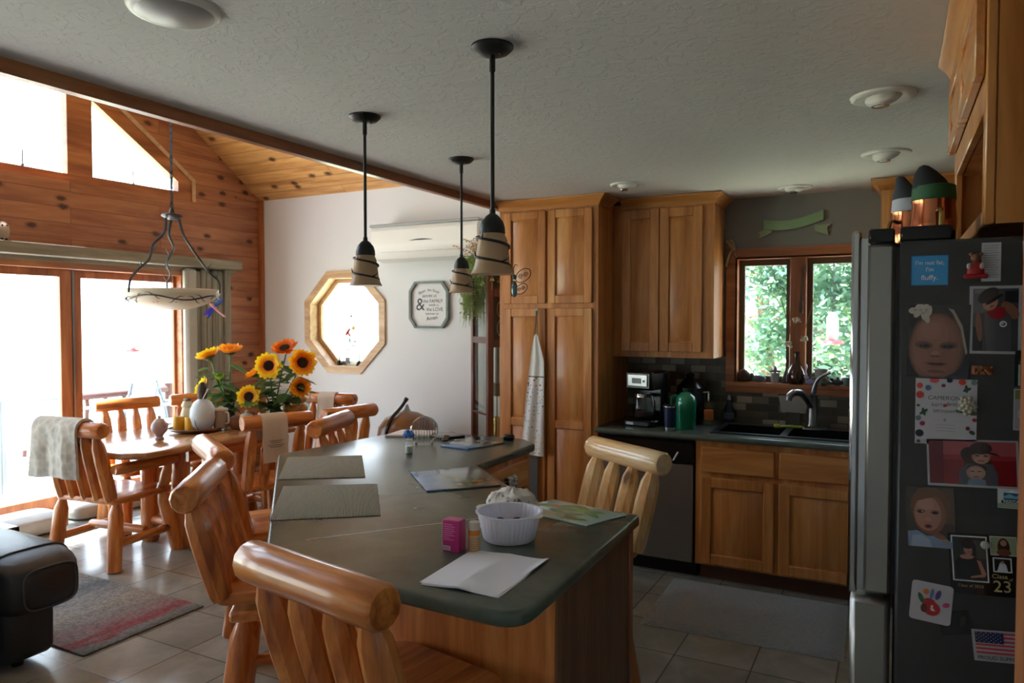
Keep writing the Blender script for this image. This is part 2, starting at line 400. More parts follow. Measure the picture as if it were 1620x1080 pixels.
def tag(o, label=None, cat=None, group=None, kind=None):
    for k, v in (('label', label), ('category', cat), ('group', group), ('kind', kind)):
        if v: o[k] = v
    return o
def thing(name, label, cat, loc=(0, 0, 0), rz=0, group=None):
    o = bpy.data.objects.new(name, None); COL.objects.link(o); o.empty_display_size = .05
    o.location = loc; o.rotation_euler = (0, 0, radians(rz)); return tag(o, label, cat, group)
def part(t, name, mb, mat, label=None, kind=None, **k):
    """a child; coordinates local to the thing"""
    o = bpy.data.objects.new(name, mesh(name, mb, mat, **k)); COL.objects.link(o); o.parent = t
    return tag(o, label, kind=kind)
def root(o):
    while o.parent: o = o.parent
    return o
def wpart(t, name, mb, mat, label=None, kind=None, **k):
    """a child whose mesh was laid out in room coordinates"""
    r = root(t); iv = (Matrix.Translation(r.location) @ r.rotation_euler.to_matrix().to_4x4()).inverted()
    mb.v = [tuple(iv @ Vector(v)) for v in mb.v]
    return part(t, name, mb, mat, label, kind, **k)
def solo(name, mb, mat, label, cat, group=None, kind=None, loc=None, rz=0, **k):
    """a thing that is one mesh"""
    if loc is None:
        xs, ys, zs = zip(*mb.v); c = Vector(((min(xs)+max(xs))/2, (min(ys)+max(ys))/2, min(zs)))
        mb.v = [tuple(Vector(v)-c) for v in mb.v]; loc = c
    o = bpy.data.objects.new(name, mesh(name, mb, mat, **k)); COL.objects.link(o); o.location = loc; o.rotation_euler = (0, 0, radians(rz))
    return tag(o, label, cat, group, kind)
def struct(name, mb, mat, parent=None, **k):
    o = bpy.data.objects.new(name, mesh(name, mb, mat, **k)); COL.objects.link(o)
    if parent: o.parent = parent
    else: o['kind'] = 'structure'
    return o
def sempty(name):
    o = bpy.data.objects.new(name, None); COL.objects.link(o); o['kind'] = 'structure'; return o
def dup(src, loc, rz, label, group=None):
    r = src.copy(); COL.objects.link(r); r.location = loc; r.rotation_euler = (0, 0, radians(rz)); r['label'] = label
    if group: r['group'] = group
    def rec(a, b):
        for ch in list(a.children):
            c = ch.copy(); COL.objects.link(c); c.parent = b; rec(ch, c)
    rec(src, r); return r
def TM(loc, rz=0, rx=0, ry=0, sc=1):
    return Matrix.Translation(loc) @ Matrix.Rotation(radians(rz), 4, 'Z') @ Matrix.Rotation(radians(ry), 4, 'Y') @ Matrix.Rotation(radians(rx), 4, 'X') @ Matrix.Scale(sc, 4)
def arc(c, r, a0, a1, n, ax='XZ'):
    o = []
    for i in range(n+1):
        a = radians(a0+(a1-a0)*i/n); u, w = r*cos(a), r*sin(a)
        o.append({'XZ': (c[0]+u, c[1], c[2]+w), 'YZ': (c[0], c[1]+u, c[2]+w), 'XY': (c[0]+u, c[1]+w, c[2])}[ax])
    return o
def smooth(pts, n=6):
    """Catmull-Rom through pts"""
    P = [Vector(p) for p in pts]; o = []
    for i in range(len(P)-1):
        a, b, c, d = P[max(i-1, 0)], P[i], P[i+1], P[min(i+2, len(P)-1)]
        for k in range(n):
            t = k/n; o.append(.5*((2*b)+(c-a)*t+(2*a-5*b+4*c-d)*t*t+(3*b-a-3*c+d)*t**3))
    return o+[P[-1]]
SKY, SUN, EXPO = 5.5, 45.0, 0.5

# ------------------------------------------------------------------ room shell
XL, YB, YK, ZC = -6.2, 5.84, 5.12, 2.44
SL, EV, RID = .70, 2.92, 1.6
def roofz(y): return EV+SL*(YB-y) if y > RID else EV+SL*(YB-RID)-SL*(RID-y)
struct('floor', MB().bx(-6.35, 1.3, -3.1, 6.0, -.1, 0), 'floor')
up1 = [(2.5, 2.79), (5.0, 2.79), (5.0, 3.01), (3.85, 3.80), (2.5, 4.73)]
up0 = [(.8, 2.79), (2.35, 2.79), (2.35, 4.83), (1.6, 5.3), (.8, 4.75)]
gw = [(-1.95, .2), (.5, .2), (.5, 2.07), (-1.95, 2.07)]
door = [(.9, 0.0), (4.86, 0.0), (4.86, 2.07), (.9, 2.07)]
outer = [(-3.1, -.05), (.9, -.05)]+[(.9, 0), (.9, 2.07), (4.86, 2.07), (4.86, 0), (4.86, -.05)]+[(6.0, -.05), (6.0, roofz(6.0)), (RID, roofz(RID)), (-3.1, roofz(-3.1))]
struct('wall_left', MB().holed(outer, [up1, up0, gw], lambda u, v, w: (XL-w, u, v), .15), 'pinewall')
oc = (-5.017, 1.592); OR = .572
def octa(r, c=oc): return [(c[0]+r*cos(radians(22.5+45*k)), c[1]+r*sin(radians(22.5+45*k))) for k in range(8)]
struct('wall_back', MB().holed([(-6.35, 0), (-2.36, 0), (-2.36, 2.95), (-6.35, 2.95)], [octa(.50)], lambda u, v, w: (u, YB+w, v), .15), 'white')
struct('wall_return', MB().bx(-2.46, -2.36, YK, YB, 0, 2.6), 'white')
kw = [(-.96, 1.185), (-.16, 1.185), (-.16, 2.04), (-.96, 2.04)]
struct('wall_kitchen', MB().holed([(-2.36, 0), (1.3, 0), (1.3, ZC), (-2.36, ZC)], [kw], lambda u, v, w: (u, YK+w, v), .15), 'greywall')
struct('wall_right', MB().bx(.78, .9, 1.56, YK, 0, ZC), 'greywall')
struct('wall_partition', MB().bx(.262, 1.3, 1.40, 1.54, 0, ZC), 'white')
struct('wall_east', MB().bx(1.2, 1.3, -3.1, 1.40, 0, ZC), 'white')
struct('wall_south', MB().bx(-6.35, 1.3, -3.2, -3.1, 0, 4.2), 'white')
struct('ceiling', MB().bx(-2.49, 1.3, -3.1, 5.27, ZC, ZC+.15), 'ceil')
struct('wall_loft', MB().holed([(-3.1, 2.59), (6.0, 2.59), (6.0, roofz(6.0)), (RID, roofz(RID)), (-3.1, roofz(-3.1))], [], lambda u, v, w: (-2.46+w, u, v), .1), 'white')
def slope(y0, y1):
    z0, z1 = roofz(y0), roofz(y1); t = .16
    return MB().add([(x, y, z+d) for d in (0, t) for x in (-6.6, -2.3) for y, z in ((y0, z0), (y1, z1))], [(0, 1, 3, 2), (4, 5, 7, 6), (0, 1, 5, 4), (2, 3, 7, 6), (0, 2, 6, 4), (1, 3, 7, 5)])
struct('ceiling_slope', slope(RID, 6.5), 'pineceil')
struct('ceiling_slope_south', slope(-3.3, RID), 'pineceil')
struct('trim_1', MB().bx(-2.525, -2.478, -3.0, 5.1, 2.392, 2.60, .004), 'trimY')
struct('trim_2', MB().bx(XL, XL+.06, YB-.035, YB, 0, EV, .004).bx(XL, XL+.03, 5.49, YB, EV-.02, EV+.0, .003), 'trimZ')
struct('trim_3', MB().bx(.2005, .262, 1.37, 1.56, 0, ZC, .004), 'trimZ')
struct('baseboard_back', MB().bx(XL+.06, -2.5, YB-.018, YB, 0, .1, .004), 'trimX')

# gable windows
def gable(name, op, panes, cranks):
    w = sempty(name)
    struct('window_frame', MB().holed(op, panes, lambda u, v, d: (XL-.03-d, u, v), .07), 'trimY', w)
    n = len(op); b = MB()
    for i in range(n):
        p, q = op[i], op[(i+1) % n]
        if p[1] < 2.8 and q[1] < 2.8: continue
        b.tube([(XL-.02, p[0], p[1]), (XL-.02, q[0], q[1])], [.024, .024], 4)
    struct('window_casing', b, 'paletrim', w)  # paler wood paints in the casing's lit edge, its faces get little light
    for p in panes: struct('pane', MB().add([(XL-.07, u, v) for u, v in p], [list(range(len(p)))]), 'pane', w)
    for y in cranks: struct('window_crank', MB().cyl((XL+.0, y, 2.86), (XL+.0, y, 2.98), .006).sph((XL, y, 2.86), .014, 8), 'steel', w)
gable('window_2', up1, [[(2.6, 2.857), (3.747, 2.857), (3.747, 3.685), (2.6, 4.48)], [(3.967, 2.866), (4.827, 2.874), (4.827, 2.969), (3.967, 3.534)]], (3.37, 4.33))
gable('window_3_added', up0, [[(.9, 2.87), (1.53, 2.87), (1.53, 5.05), (.9, 4.66)], [(1.66, 2.87), (2.25, 2.87), (2.25, 4.7), (1.66, 5.05)]], ())  # out-of-view gable glazing, added as a light source

w = sempty('window_5_added')  # out-of-view side window, added to match the cool light on the foreground
struct('window_frame', MB().holed(gw, [[(a+.06, .31), (a+1.13, .31), (a+1.13, 2.01), (a+.06, 2.01)] for a in (-1.92, -.69)], lambda u, v, q: (XL-.03-q, u, v), .07), 'trimY', w)
struct('pane', MB().add([(XL-.07, u, v) for u, v in gw], [(0, 1, 2, 3)]), 'pane', w)

# sliding door
d = sempty('door_1')
struct('door_frame', MB().bx(XL-.16, XL+.015, .86, 4.90, 2.045, 2.135, .004).bx(XL-.16, XL+.01, .86, .90, 0, 2.05).bx(XL-.16, XL-.02, 4.835, 4.86, 0, 2.05).bx(XL-.17, XL, .9, 4.86, -.02, .02), 'trimY', d)
for i, (a, b, x) in enumerate(((.92, 1.76, -.12), (1.72, 2.78, -.06), (2.70, 3.77, -.06), (3.79, 4.85, -.12))):
    X0, X1 = XL+x-.022, XL+x+.022; l = .1; bb = MB()
    bb.bx(X0, X1, a, a+l, .02, 2.045, .005).bx(X0, X1, b-l if i < 3 else b-.04, b, .02, 2.045, .005).bx(X0+.003, X1-.003, a+l-.004, b-.05 if i == 3 else b-l+.004, 1.98, 2.045, .003).bx(X0+.003, X1-.003, a+l-.004, b-.036 if i == 3 else b-l+.004, .02, .13, .003)
    struct('door_panel', bb, 'trimZ', d)
    struct('pane', MB().add([(XL+x, y, z) for y, z in ((a+l, .13), (b-l+.06, .13), (b-l+.06, 1.98), (a+l, 1.98))], [(0, 1, 2, 3)]), 'pane', d)
struct('weather_strip', MB().bx(XL-.10, XL-.03, 3.768, 3.785, .02, 2.04), 'steel', d)
struct('trim_4', MB().bx(XL, XL+.15, .5, 5.45, 2.135, 2.23, .006).bx(XL, XL+.03, .5, 5.47, 2.10, 2.135), 'greywoodY')
struct('trim_5', MB().bx(XL, XL+.09, 4.815, 4.95, 0, 2.13, .03), plain('grey_post', '#a9a89f', .6, var=.1))
bb = MB().bx(XL, XL+.03, 4.95, 5.38, 0, 2.13).bx(XL, XL+.055, 5.30, 5.38, 0, 2.13, .004)
for y in (5.02, 5.09, 5.16, 5.23): bb.bx(XL+.03, XL+.038, y, y+.055, .02, 2.12, .003)
struct('trim_6', bb, 'greywood')

# octagon window
w = sempty('window_1')
struct('window_casing', MB().holed(octa(OR), [octa(.505)], lambda u, v, q: (u, YB-.022+q, v), .022), 'paletrim', w)
struct('window_jamb', MB().holed(octa(.505), [octa(.488)], lambda u, v, q: (u, YB-.02+q, v), .16), 'paletrim', w)
struct('window_frame', MB().holed(octa(.49), [octa(.442)], lambda u, v, q: (u, YB+.10+q, v), .04), 'paletrim', w)
struct('pane', MB().add([(u, YB+.12, v) for u, v in octa(.45)], [list(range(8))]), 'pane', w)

# kitchen window
w = sempty('window_4')
c = MB().holed([(-1.02, 1.125), (-.10, 1.125), (-.10, 2.10), (-1.02, 2.10)], [[(-.95, 1.195), (-.17, 1.195), (-.17, 2.03), (-.95, 2.03)]], lambda u, v, q: (u, YK-.02+q, v), .02)
c.bx(-.96, -.945, YK-.02, YK+.14, 1.19, 2.035).bx(-.175, -.16, YK-.02, YK+.14, 1.19, 2.035).bx(-.96, -.16, YK-.02, YK+.14, 2.025, 2.04)
struct('window_casing', c, 'trimX', w)
struct('window_sill', MB().bx(-1.018, -.102, YK-.026, YK+.14, 1.165, 1.193, .004), 'trimX', w)
struct('mullion', MB().bx(-.61, -.51, YK-.01, YK+.10, 1.19, 2.03, .006), 'trimZ', w)
for a, b in ((-.945, -.61), (-.51, -.175)):
    struct('sash', MB().holed([(a, 1.193), (b, 1.193), (b, 2.026), (a, 2.026)], [[(a+.035, 1.235), (b-.03, 1.235), (b-.03, 1.985), (a+.035, 1.985)]], lambda u, v, q: (u, YK+.06+q, v), .035), 'bronze', w)
    struct('pane', MB().add([(a+.03, YK+.08, 1.23), (b-.025, YK+.08, 1.23), (b-.025, YK+.08, 1.99), (a+.03, YK+.08, 1.99)], [(0, 1, 2, 3)]), 'pane', w)
struct('window_latch', MB().bx(-.545, -.533, YK-.022, YK-.01, 1.72, 1.95, .003).bx(-.552, -.526, YK-.03, YK-.01, 1.66, 1.74, .004), 'bronze', w)
struct('wall_backsplash', MB().bx(-1.725, .78, YK-.012, YK, .914, 1.125).bx(-1.725, -1.02, YK-.012, YK, 1.125, 1.37).bx(-.10, .78, YK-.012, YK, 1.125, 1.37), 'splash')

# ------------------------------------------------------------------ outdoors
struct('ground', MB().bx(-60, 40, -40, 60, -1.6, -1.5), 'grass')
struct('terrain_deck', MB().bx(-8.9, -6.36, -2, 9, -.2, -.06), 'deck')
rl = thing('deck_railing', 'log deck railing with turned balusters seen through the sliding door', 'railing', (-8.5, 2.5, -.06))
wpart(rl, 'top_rail', MB().tube([(-8.5, -1.5, .70), (-8.5, 3, .705), (-8.5, 8.5, .70)], .045, 10), 'railwood')
wpart(rl, 'bottom_rail', MB().bx(-8.55, -8.45, -1.5, 8.5, .02, .10, .01), plain('pale_rail', '#c3c3cc', .7))
for k in range(-4, 26):
    y = 4.35+k*.235-.25*0
    if y > 8.4: break
    wpart(rl, 'baluster', MB().tube(smooth([(-8.5+R.uniform(-.01, .01), y+R.uniform(-.008, .008), z) for z in (.09, .25, .42, .56, .68)], 2), .024, 8), 'railwood')
rlp = MB()
for y in (0., 2.6, 6.4): rlp = MB().cyl((-8.5, y, -.06), (-8.5, y, .78), .055); wpart(rl, 'post', rlp, 'railwood')

def patio(loc, rz, label):
    t = thing('patio_chair', label, 'chair', loc, rz, 'patio chairs on the deck')
    fr = MB()
    for s in (-.27, .27):
        fr.tube(smooth([(s, -.3, 0), (s, -.24, .42), (s, -.36, .9)], 5), .018, 8).tube(smooth([(s, .3, 0), (s, .28, .6), (s, -.25, .62)], 5), .018, 8)
    fr.tube([(-.27, -.36, .9), (.27, -.36, .9)], .018, 8)
    part(t, 'frame', fr, plain('patio_frame', '#5d6f78', .5))
    part(t, 'sling', MB().grid(lambda u, v: (-.25+.5*u, .28-.54*min(1, v*2)-(.1*max(0, v*2-1)), .40+.0*v+.48*max(0, v*2-1)), 4, 12), plain('sling', '#a9b2b8', .8))
    return t
patio((-8.0, 6.2, -.06), -50, 'grey-blue patio chair on the deck, seen low beside the grey post')
patio((-7.7, 4.25, -.06), 60, 'pale patio chair on the deck just past the middle door stile')
patio((-8.05, 5.35, -.06), 175, 'small distant patio chair on the deck in the middle of the right door pane')

def feeder(loc, label):
    t = thing('bird_feeder', label, 'bird feeder', loc, 0, 'hanging hummingbird feeders')
    part(t, 'base', MB().lathe([(.0, 0), (.05, .0), (.085, .012), (.075, .028), (.03, .036), (0, .036)], n=20), plain('red_plastic', '#b3202c', .3))
    part(t, 'bottle', MB().lathe([(.03, .036), (.042, .06), (.042, .20), (.02, .24), (0, .245)], n=16), plain('white_glass', '#e8ece8', .2))
    part(t, 'hook', MB().tube([(0, 0, .24), (0, 0, 1.15)], .003, 6), 'black')
    return t
feeder((-7.6, 5.27, 1.25), 'red hummingbird feeder hanging outside the right pane of the sliding door')
feeder((-.41, 6.0, 1.43), 'white and red hummingbird feeder hanging outside the kitchen window')

def tree(loc, h, r, label, n=5000, dark=0, leaf=.06, cz=.6, col=(.22, .34, .14)):
    rr = random.Random(int(abs(loc[0]*31+loc[1]*17)*10))
    t = thing('tree', label, 'tree', loc, 0, 'trees outside the house')
    tk = MB().tube(smooth([(0, 0, 0), (.08, .05, h*.3), (-.05, .02, h*.6), (.03, 0, h*.9)], 3), [.16-.011*i for i in range(10)], 8)
    for k in range(9):
        a = rr.uniform(0, 2*pi); z = h*rr.uniform(.3, .75); L = r*rr.uniform(.5, .9)
        tk.tube([(0, 0, z), (cos(a)*L*.5, sin(a)*L*.5, z+L*.3), (cos(a)*L, sin(a)*L, z+L*.45)], [.05, .035, .012], 6)
    part(t, 'trunk', tk, plain('bark', '#5b4a3c', .9, var=.3))
    b = MB(); cl = []
    for k in range(46):
        a, u, q = rr.uniform(0, 2*pi), rr.uniform(-1, 1), rr.uniform(.35, 1)**.6
        cl.append((Vector((cos(a)*sqrt(1-u*u)*r*q, sin(a)*sqrt(1-u*u)*r*q, h*cz+u*h*.42*q)), rr.uniform(.25, .5)*r*.6, rr.uniform(.7, 1.2)))
    for i in range(n):
        c, s, br = rr.choice(cl); p = c+Vector((rr.gauss(0, s*.6), rr.gauss(0, s*.6), rr.gauss(0, s*.5)))
        a = Vector((rr.uniform(-1, 1), rr.uniform(-1, 1), rr.uniform(-.6, .6))).normalized()*leaf*rr.uniform(.6, 1.3)
        q = a.cross(Vector((rr.uniform(-1, 1), rr.uniform(-1, 1), rr.uniform(-1, 1)))).normalized()*leaf*.42
        g = br*rr.uniform(.75, 1.25)*(1-dark)
        b.col((col[0]*g, col[1]*g, col[2]*g*rr.uniform(.7, 1.4), 1)); b.add([p-a, p+q, p+a, p-q], [(0, 1, 2, 3)])
    part(t, 'crown', b, 'leaf', flatshade=True); return t
tree((-1.9, 12.6, -1.5), 6.4, 2.0, 'light leafy tree filling the left pane of the kitchen window', 9000)
tree((-.2, 10.2, -1.5), 6.6, 1.7, 'dense green tree filling the right pane of the kitchen window', 22000, .1, col=(.10, .21, .12))
tree((-3.6, 17.5, -1.5), 6.5, 2.4, 'pale distant tree low in the left kitchen window pane', 3500)
tree((1.6, 15.0, -1.5), 8, 2.6, 'tall green tree behind the nearer one in the right kitchen window pane', 14000, .1, col=(.11, .22, .13))
tree((-16.5, 6.3, -1.5), 5.6, 2.3, 'hazy green tree beyond the deck in the left door pane', 4000)
tree((-19, 4.2, -1.5), 6.8, 2.6, 'faint tall tree beyond the deck at the left edge of the photo', 4000)

# ------------------------------------------------------------------ daylight + camera
wd = bpy.data.worlds.new('World'); SC.world = wd; wd.use_nodes = True
nt = wd.node_tree; bg = nt.nodes['Background']
tc = nt.nodes.new('ShaderNodeTexCoord'); sx = nt.nodes.new('ShaderNodeSeparateXYZ'); cr = nt.nodes.new('ShaderNodeValToRGB')
nt.links.new(tc.outputs['Generated'], sx.inputs[0]); nt.links.new(sx.outputs[2], cr.inputs[0]); nt.links.new(cr.outputs[0], bg.inputs[0])
cr.color_ramp.elements[0].position = 0; cr.color_ramp.elements[0].color = (.80, .91, 1.0, 1)
cr.color_ramp.elements[1].position = 1; cr.color_ramp.elements[1].color = (.55, .77, 1.0, 1)
bg.inputs[1].default_value = SKY
def portal(name, loc, rot, sx, sy):
    l = bpy.data.lights.new(name, 'AREA'); l.shape = 'RECTANGLE'; l.size = sx; l.size_y = sy; l.cycles.is_portal = True
    o = bpy.data.objects.new(name, l); COL.objects.link(o); o.location = loc; o.rotation_euler = [radians(a) for a in rot]
portal('daylight_door', (XL-.2, 2.88, 1.03), (0, -90, 0), 2.06, 3.96)
portal('daylight_added_window', (XL-.2, -.725, 1.14), (0, -90, 0), 1.87, 2.45)  # portal of the added side window
portal('daylight_gable', (XL-.2, 2.95, 3.75), (0, -90, 0), 2.1, 4.2)
portal('daylight_octagon', (-5.017, YB+.2, 1.592), (-90, 0, 0), 1.0, 1.0)
portal('daylight_kitchen', (-.56, YK+.2, 1.61), (-90, 0, 0), .84, .86)
sun = bpy.data.lights.new('sun', 'SUN'); sun.energy = SUN; sun.angle = radians(3); sun.color = (.97, .98, 1)
so = bpy.data.objects.new('sun', sun); COL.objects.link(so); so.rotation_euler = (Vector((.26, .06, -.965))).to_track_quat('-Z', 'Y').to_euler()

cd = bpy.data.cameras.new('camera'); cam = bpy.data.objects.new('camera', cd); COL.objects.link(cam)
cd.sensor_fit = 'HORIZONTAL'; cd.sensor_width = 36; cd.lens = 1150/1620*36; cd.clip_start = .05; cd.dof.use_dof = True; cd.dof.focus_distance = 2.3; cd.dof.aperture_fstop = 6.0
cam.location = (0, 0, 1.62); cam.rotation_euler = (radians(90-1.74), 0, radians(27.7)); SC.camera = cam
vs = SC.view_settings; vs.view_transform = 'Standard'; vs.look = 'None'; vs.exposure = EXPO; vs.gamma = 1; vs.use_curve_mapping = False
SC.cycles.use_denoising = True; SC.cycles.denoiser = "OPENIMAGEDENOISE"; SC.cycles.max_bounces = 10; SC.cycles.diffuse_bounces = 6; SC.cycles.transparent_max_bounces = 16; SC.cycles.caustics_reflective = False; SC.cycles.caustics_refractive = False; SC.cycles.sample_clamp_indirect = 6

# ------------------------------------------------------------------ kitchen cabinets
def door_mb(w, h, splits=(), st=.055, t=.02):
    """raised panel door in its own plane: x across, z up, front towards -y, back at y = 0"""
    b = MB(); zs = [0]+list(splits)+[h]
    b.bx(0, st, -t, 0, 0, h, .003).bx(w-st, w, -t, 0, 0, h, .003)
    for i, z in enumerate(zs):
        a = 0 if i == 0 else (h-st if i == len(zs)-1 else z-st/2)
        b.bx(st, w-st, -t, 0, a, a+st, .003)
    for i in range(len(zs)-1):
        z0 = zs[i]+(st if i == 0 else st/2); z1 = zs[i+1]-(st if i == len(zs)-2 else st/2)
        x0, x1 = st, w-st; b.bx(x0, x1, -t*.25, 0, z0, z1)
        e, g = .042, .006
        vs = [(x0+g, -t*.26, z0+g), (x1-g, -t*.26, z0+g), (x1-g, -t*.26, z1-g), (x0+g, -t*.26, z1-g), (x0+e, -t*.97, z0+e), (x1-e, -t*.97, z0+e), (x1-e, -t*.97, z1-e), (x0+e, -t*.97, z1-e)]
        b.add(vs, [(0, 1, 5, 4), (1, 2, 6, 5), (2, 3, 7, 6), (3, 0, 4, 7), (4, 5, 6, 7)])
    return b
def hang(t, name, b, T, mat, **k):
    b.v = [tuple(T @ Vector(v)) for v in b.v]; return wpart(t, name, b, mat, **k)
def crown(b, path, z0, z1, out):
    """crown moulding along a list of (x, y, nx, ny) corner points"""
    prof = [(0, z0), (.008, z0), (.012, z0+.012), (out*.55, z0+(z1-z0)*.55), (out*.9, z1-.016), (out, z1-.012), (out, z1), (0, z1)]
    n = len(prof); vs = []
    for x, y, nx, ny in path: vs += [(x+nx*o, y+ny*o, z) for o, z in prof]
    fs = [(i*n+k, i*n+(k+1) % n, (i+1)*n+(k+1) % n, (i+1)*n+k) for i in range(len(path)-1) for k in range(n)]
    fs += [list(range(n)), [(len(path)-1)*n+k for k in range(n)]]
    b.add(vs, fs)

p = thing('pantry_cabinet', 'tall honey-coloured wood pantry cabinet with four raised-panel doors', 'cabinet', (-2.09, 4.81, 0))
wpart(p, 'body', MB().bx(-2.462, -1.725, 4.505, YK-.002, .0, 2.40), 'cabZ')
cb = MB(); crown(cb, [(-2.462, 4.505, 0, -1), (-1.725, 4.505, 1, -1), (-1.725, 4.732, 1, 0)], 2.372, 2.437, .06); wpart(p, 'crown_moulding', cb, 'cabX')
for x0, x1 in ((-2.418, -2.100), (-2.082, -1.762)):
    hang(p, 'door', door_mb(x1-x0, .63), Matrix.Translation((x0, 4.504, 1.728)), 'cabZ')
    hang(p, 'door', door_mb(x1-x0, 1.585, (.80,)), Matrix.Translation((x0, 4.504, .11)), 'cabZ')
u = thing('wall_cabinet', 'two-door upper wall cabinet above the coffee maker', 'cabinet', (-1.38, 4.955, 1.365), 0, 'upper cabinets')
wpart(u, 'body', MB().bx(-1.722, -1.035, 4.79, YK-.013, 1.365, 2.40), 'cabZ')
cb = MB(); crown(cb, [(-1.66, 4.79, 0, -1), (-1.035, 4.79, 1, -1), (-1.035, YK-.004, 1, 0)], 2.372, 2.437, .055); wpart(u, 'crown_moulding', cb, 'cabX')
for x0, x1 in ((-1.655, -1.397), (-1.391, -1.108)): hang(u, 'door', door_mb(x1-x0, .955, st=.062), Matrix.Translation((x0, 4.789, 1.405)), 'cabZ')
u = thing('wall_cabinet', 'upper wall cabinet right of the kitchen window, mostly behind the fridge', 'cabinet', (.33, 4.955, 1.365), 0, 'upper cabinets')
wpart(u, 'body', MB().bx(-.075, .775, 4.79, YK-.013, 1.365, 2.40), 'cabZ')
cb = MB(); crown(cb, [(-.075, YK-.004, -1, 0), (-.075, 4.79, -1, -1), (.775, 4.79, 0, -1)], 2.372, 2.437, .055); wpart(u, 'crown_moulding', cb, 'cabX')
for x0, x1 in ((-.03, .35), (.36, .74)): hang(u, 'door', door_mb(x1-x0, .93), Matrix.Translation((x0, 4.789, 1.40)), 'cabZ')
# cabinet over the fridge, fronts face -x
u = thing('wall_cabinet', 'deep wood cabinet over the fridge with a wine cubby', 'cabinet', (.47, 2.27, 1.82), 0, 'upper cabinets')
bb = MB().bx(.186, .775, 1.826, 1.845, 1.821, 2.437).bx(.186, .775, 2.70, 2.719, 1.821, 2.437).bx(.186, .775, 1.845, 2.70, 2.071, 2.09).bx(.186, .775, 1.845, 2.70, 1.821, 1.838).bx(.75, .775, 1.845, 2.70, 1.838, 2.40)
bb.bx(.165, .185, 1.825, 1.87, 1.82, 2.42, .003).bx(.165, .185, 2.675, 2.72, 1.82, 2.42, .003).bx(.165, .185, 1.87, 2.675, 2.07, 2.14, .003).bx(.165, .185, 1.87, 2.675, 1.82, 1.855, .003).bx(.185, .775, 1.845, 2.70, 2.40, 2.437)
wpart(u, 'body', bb, 'cabZ')
cb = MB(); crown(cb, [(.165, 2.72, -1, 0), (.165, 1.825, -1, 0)], 2.36, 2.437, .05); wpart(u, 'crown_moulding', cb, 'cabY')
for y1, w_ in ((2.262, .42), (2.69, .42)): hang(u, 'door', door_mb(w_, .225, st=.05), Matrix.Translation((.164, y1, 2.137)) @ Matrix.Rotation(radians(-90), 4, 'Z'), 'cabY')
for k, (a, c) in enumerate(((1.90, 2.10), (2.12, 2.32), (2.34, 2.54))):
    wpart(u, 'wine_slat', MB().tube([(.26, a, 1.84), (.26, c, 2.06)], .012, 4).tube([(.26, c, 1.84), (.26, a, 2.06)], .012, 4), 'trimZ')

b_ = thing('base_cabinet', 'honey wood sink base cabinet with two drawers fronts and two doors', 'cabinet', (-.4, 4.8, 0))
wpart(b_, 'body', MB().bx(-1.078, .77, 4.512, 4.53, .10, .875).bx(-1.078, -1.06, 4.53, YK-.002, .10, .875).bx(.752, .77, 4.53, YK-.002, .10, .875).bx(-1.06, .752, 4.53, YK-.002, .10, .12), 'cabZ')
wpart(b_, 'toe_kick', MB().bx(-1.06, .77, 4.575, YK-.01, 0, .10), plain('toe_kick', '#5a3a2a', .6))
for x0, x1 in ((-1.040, -.612), (-.585, -.155), (-.125, .30)):
    hang(b_, 'drawer', MB().bx(0, x1-x0, -.02, 0, 0, .155, .005), Matrix.Translation((x0, 4.511, .682)), 'cabX')
    hang(b_, 'door', door_mb(x1-x0, .535, st=.06), Matrix.Translation((x0, 4.511, .115)), 'cabZ')
dw = thing('dishwasher', 'dark stainless dishwasher with black control panel beside the sink cabinet', 'dishwasher', (-1.39, 4.8, 0))
wpart(dw, 'body', MB().bx(-1.70, -1.082, 4.53, YK-.02, .09, .873), 'blackpl')
wpart(dw, 'door', MB().bx(-1.69, -1.095, 4.505, 4.53, .10, .715, .004), 'darksteel')
wpart(dw, 'control_panel', MB().bx(-1.695, -1.088, 4.495, 4.53, .722, .86, .008), 'blackpl')
wpart(dw, 'toe_kick', MB().bx(-1.70, -1.082, 4.575, YK-.02, 0, .09), 'blackpl')
wpart(dw, 'status_sticker', MB().tube([(-1.215, 4.494, .735), (-1.185, 4.494, .79)], .005, 4), 'plastic')
ct = MB()
sk = [(-1.005, 4.565), (-.175, 4.565), (-.175, 5.055), (-1.005, 5.055)]
ct.holed([(-1.724, 4.47), (.775, 4.47), (.775, YK-.013), (-1.724, YK-.013)], [[(-.98, 4.59), (-.20, 4.59), (-.20, 5.0), (-.98, 5.0)]], lambda u, v, q: (u, v, .914-q), .037)
ct.tube([(-1.724, 4.472, .895), (.775, 4.472, .895)], .019, 12)
solo('countertop', ct, 'counter', 'dark grey laminate countertop along the sink wall', 'countertop')
sn = thing('sink', 'black double-bowl drop-in kitchen sink', 'sink', (-.59, 4.8, .914))
wpart(sn, 'rim', MB().holed(sk, [[(-.97, 4.605), (-.60, 4.605), (-.60, 4.955), (-.97, 4.955)], [(-.56, 4.605), (-.21, 4.605), (-.21, 4.955), (-.56, 4.955)]], lambda u, v, q: (u, v, .915+q), .008), plain('sink_black', '#141517', .3))
for x0, x1 in ((-.97, -.60), (-.56, -.21)):
    wpart(sn, 'bowl', MB().add([(x, y, z) for z in (.92, .76) for x, y in ((x0, 4.605), (x1, 4.605), (x1, 4.955), (x0, 4.955))], [(0, 1, 5, 4), (1, 2, 6, 5), (2, 3, 7, 6), (3, 0, 4, 7), (4, 5, 6, 7)]), 'blackpl')
fa = thing('faucet', 'brushed nickel single-lever faucet behind the sink', 'faucet', (-.455, 5.02, .922))
part(fa, 'base', MB().lathe([(.09, 0), (.088, .008), (.04, .014), (.033, .03), (.03, .20), (.034, .215), (.0, .225)], n=20, sx=1.0, sy=.42 if False else 1), 'steel')
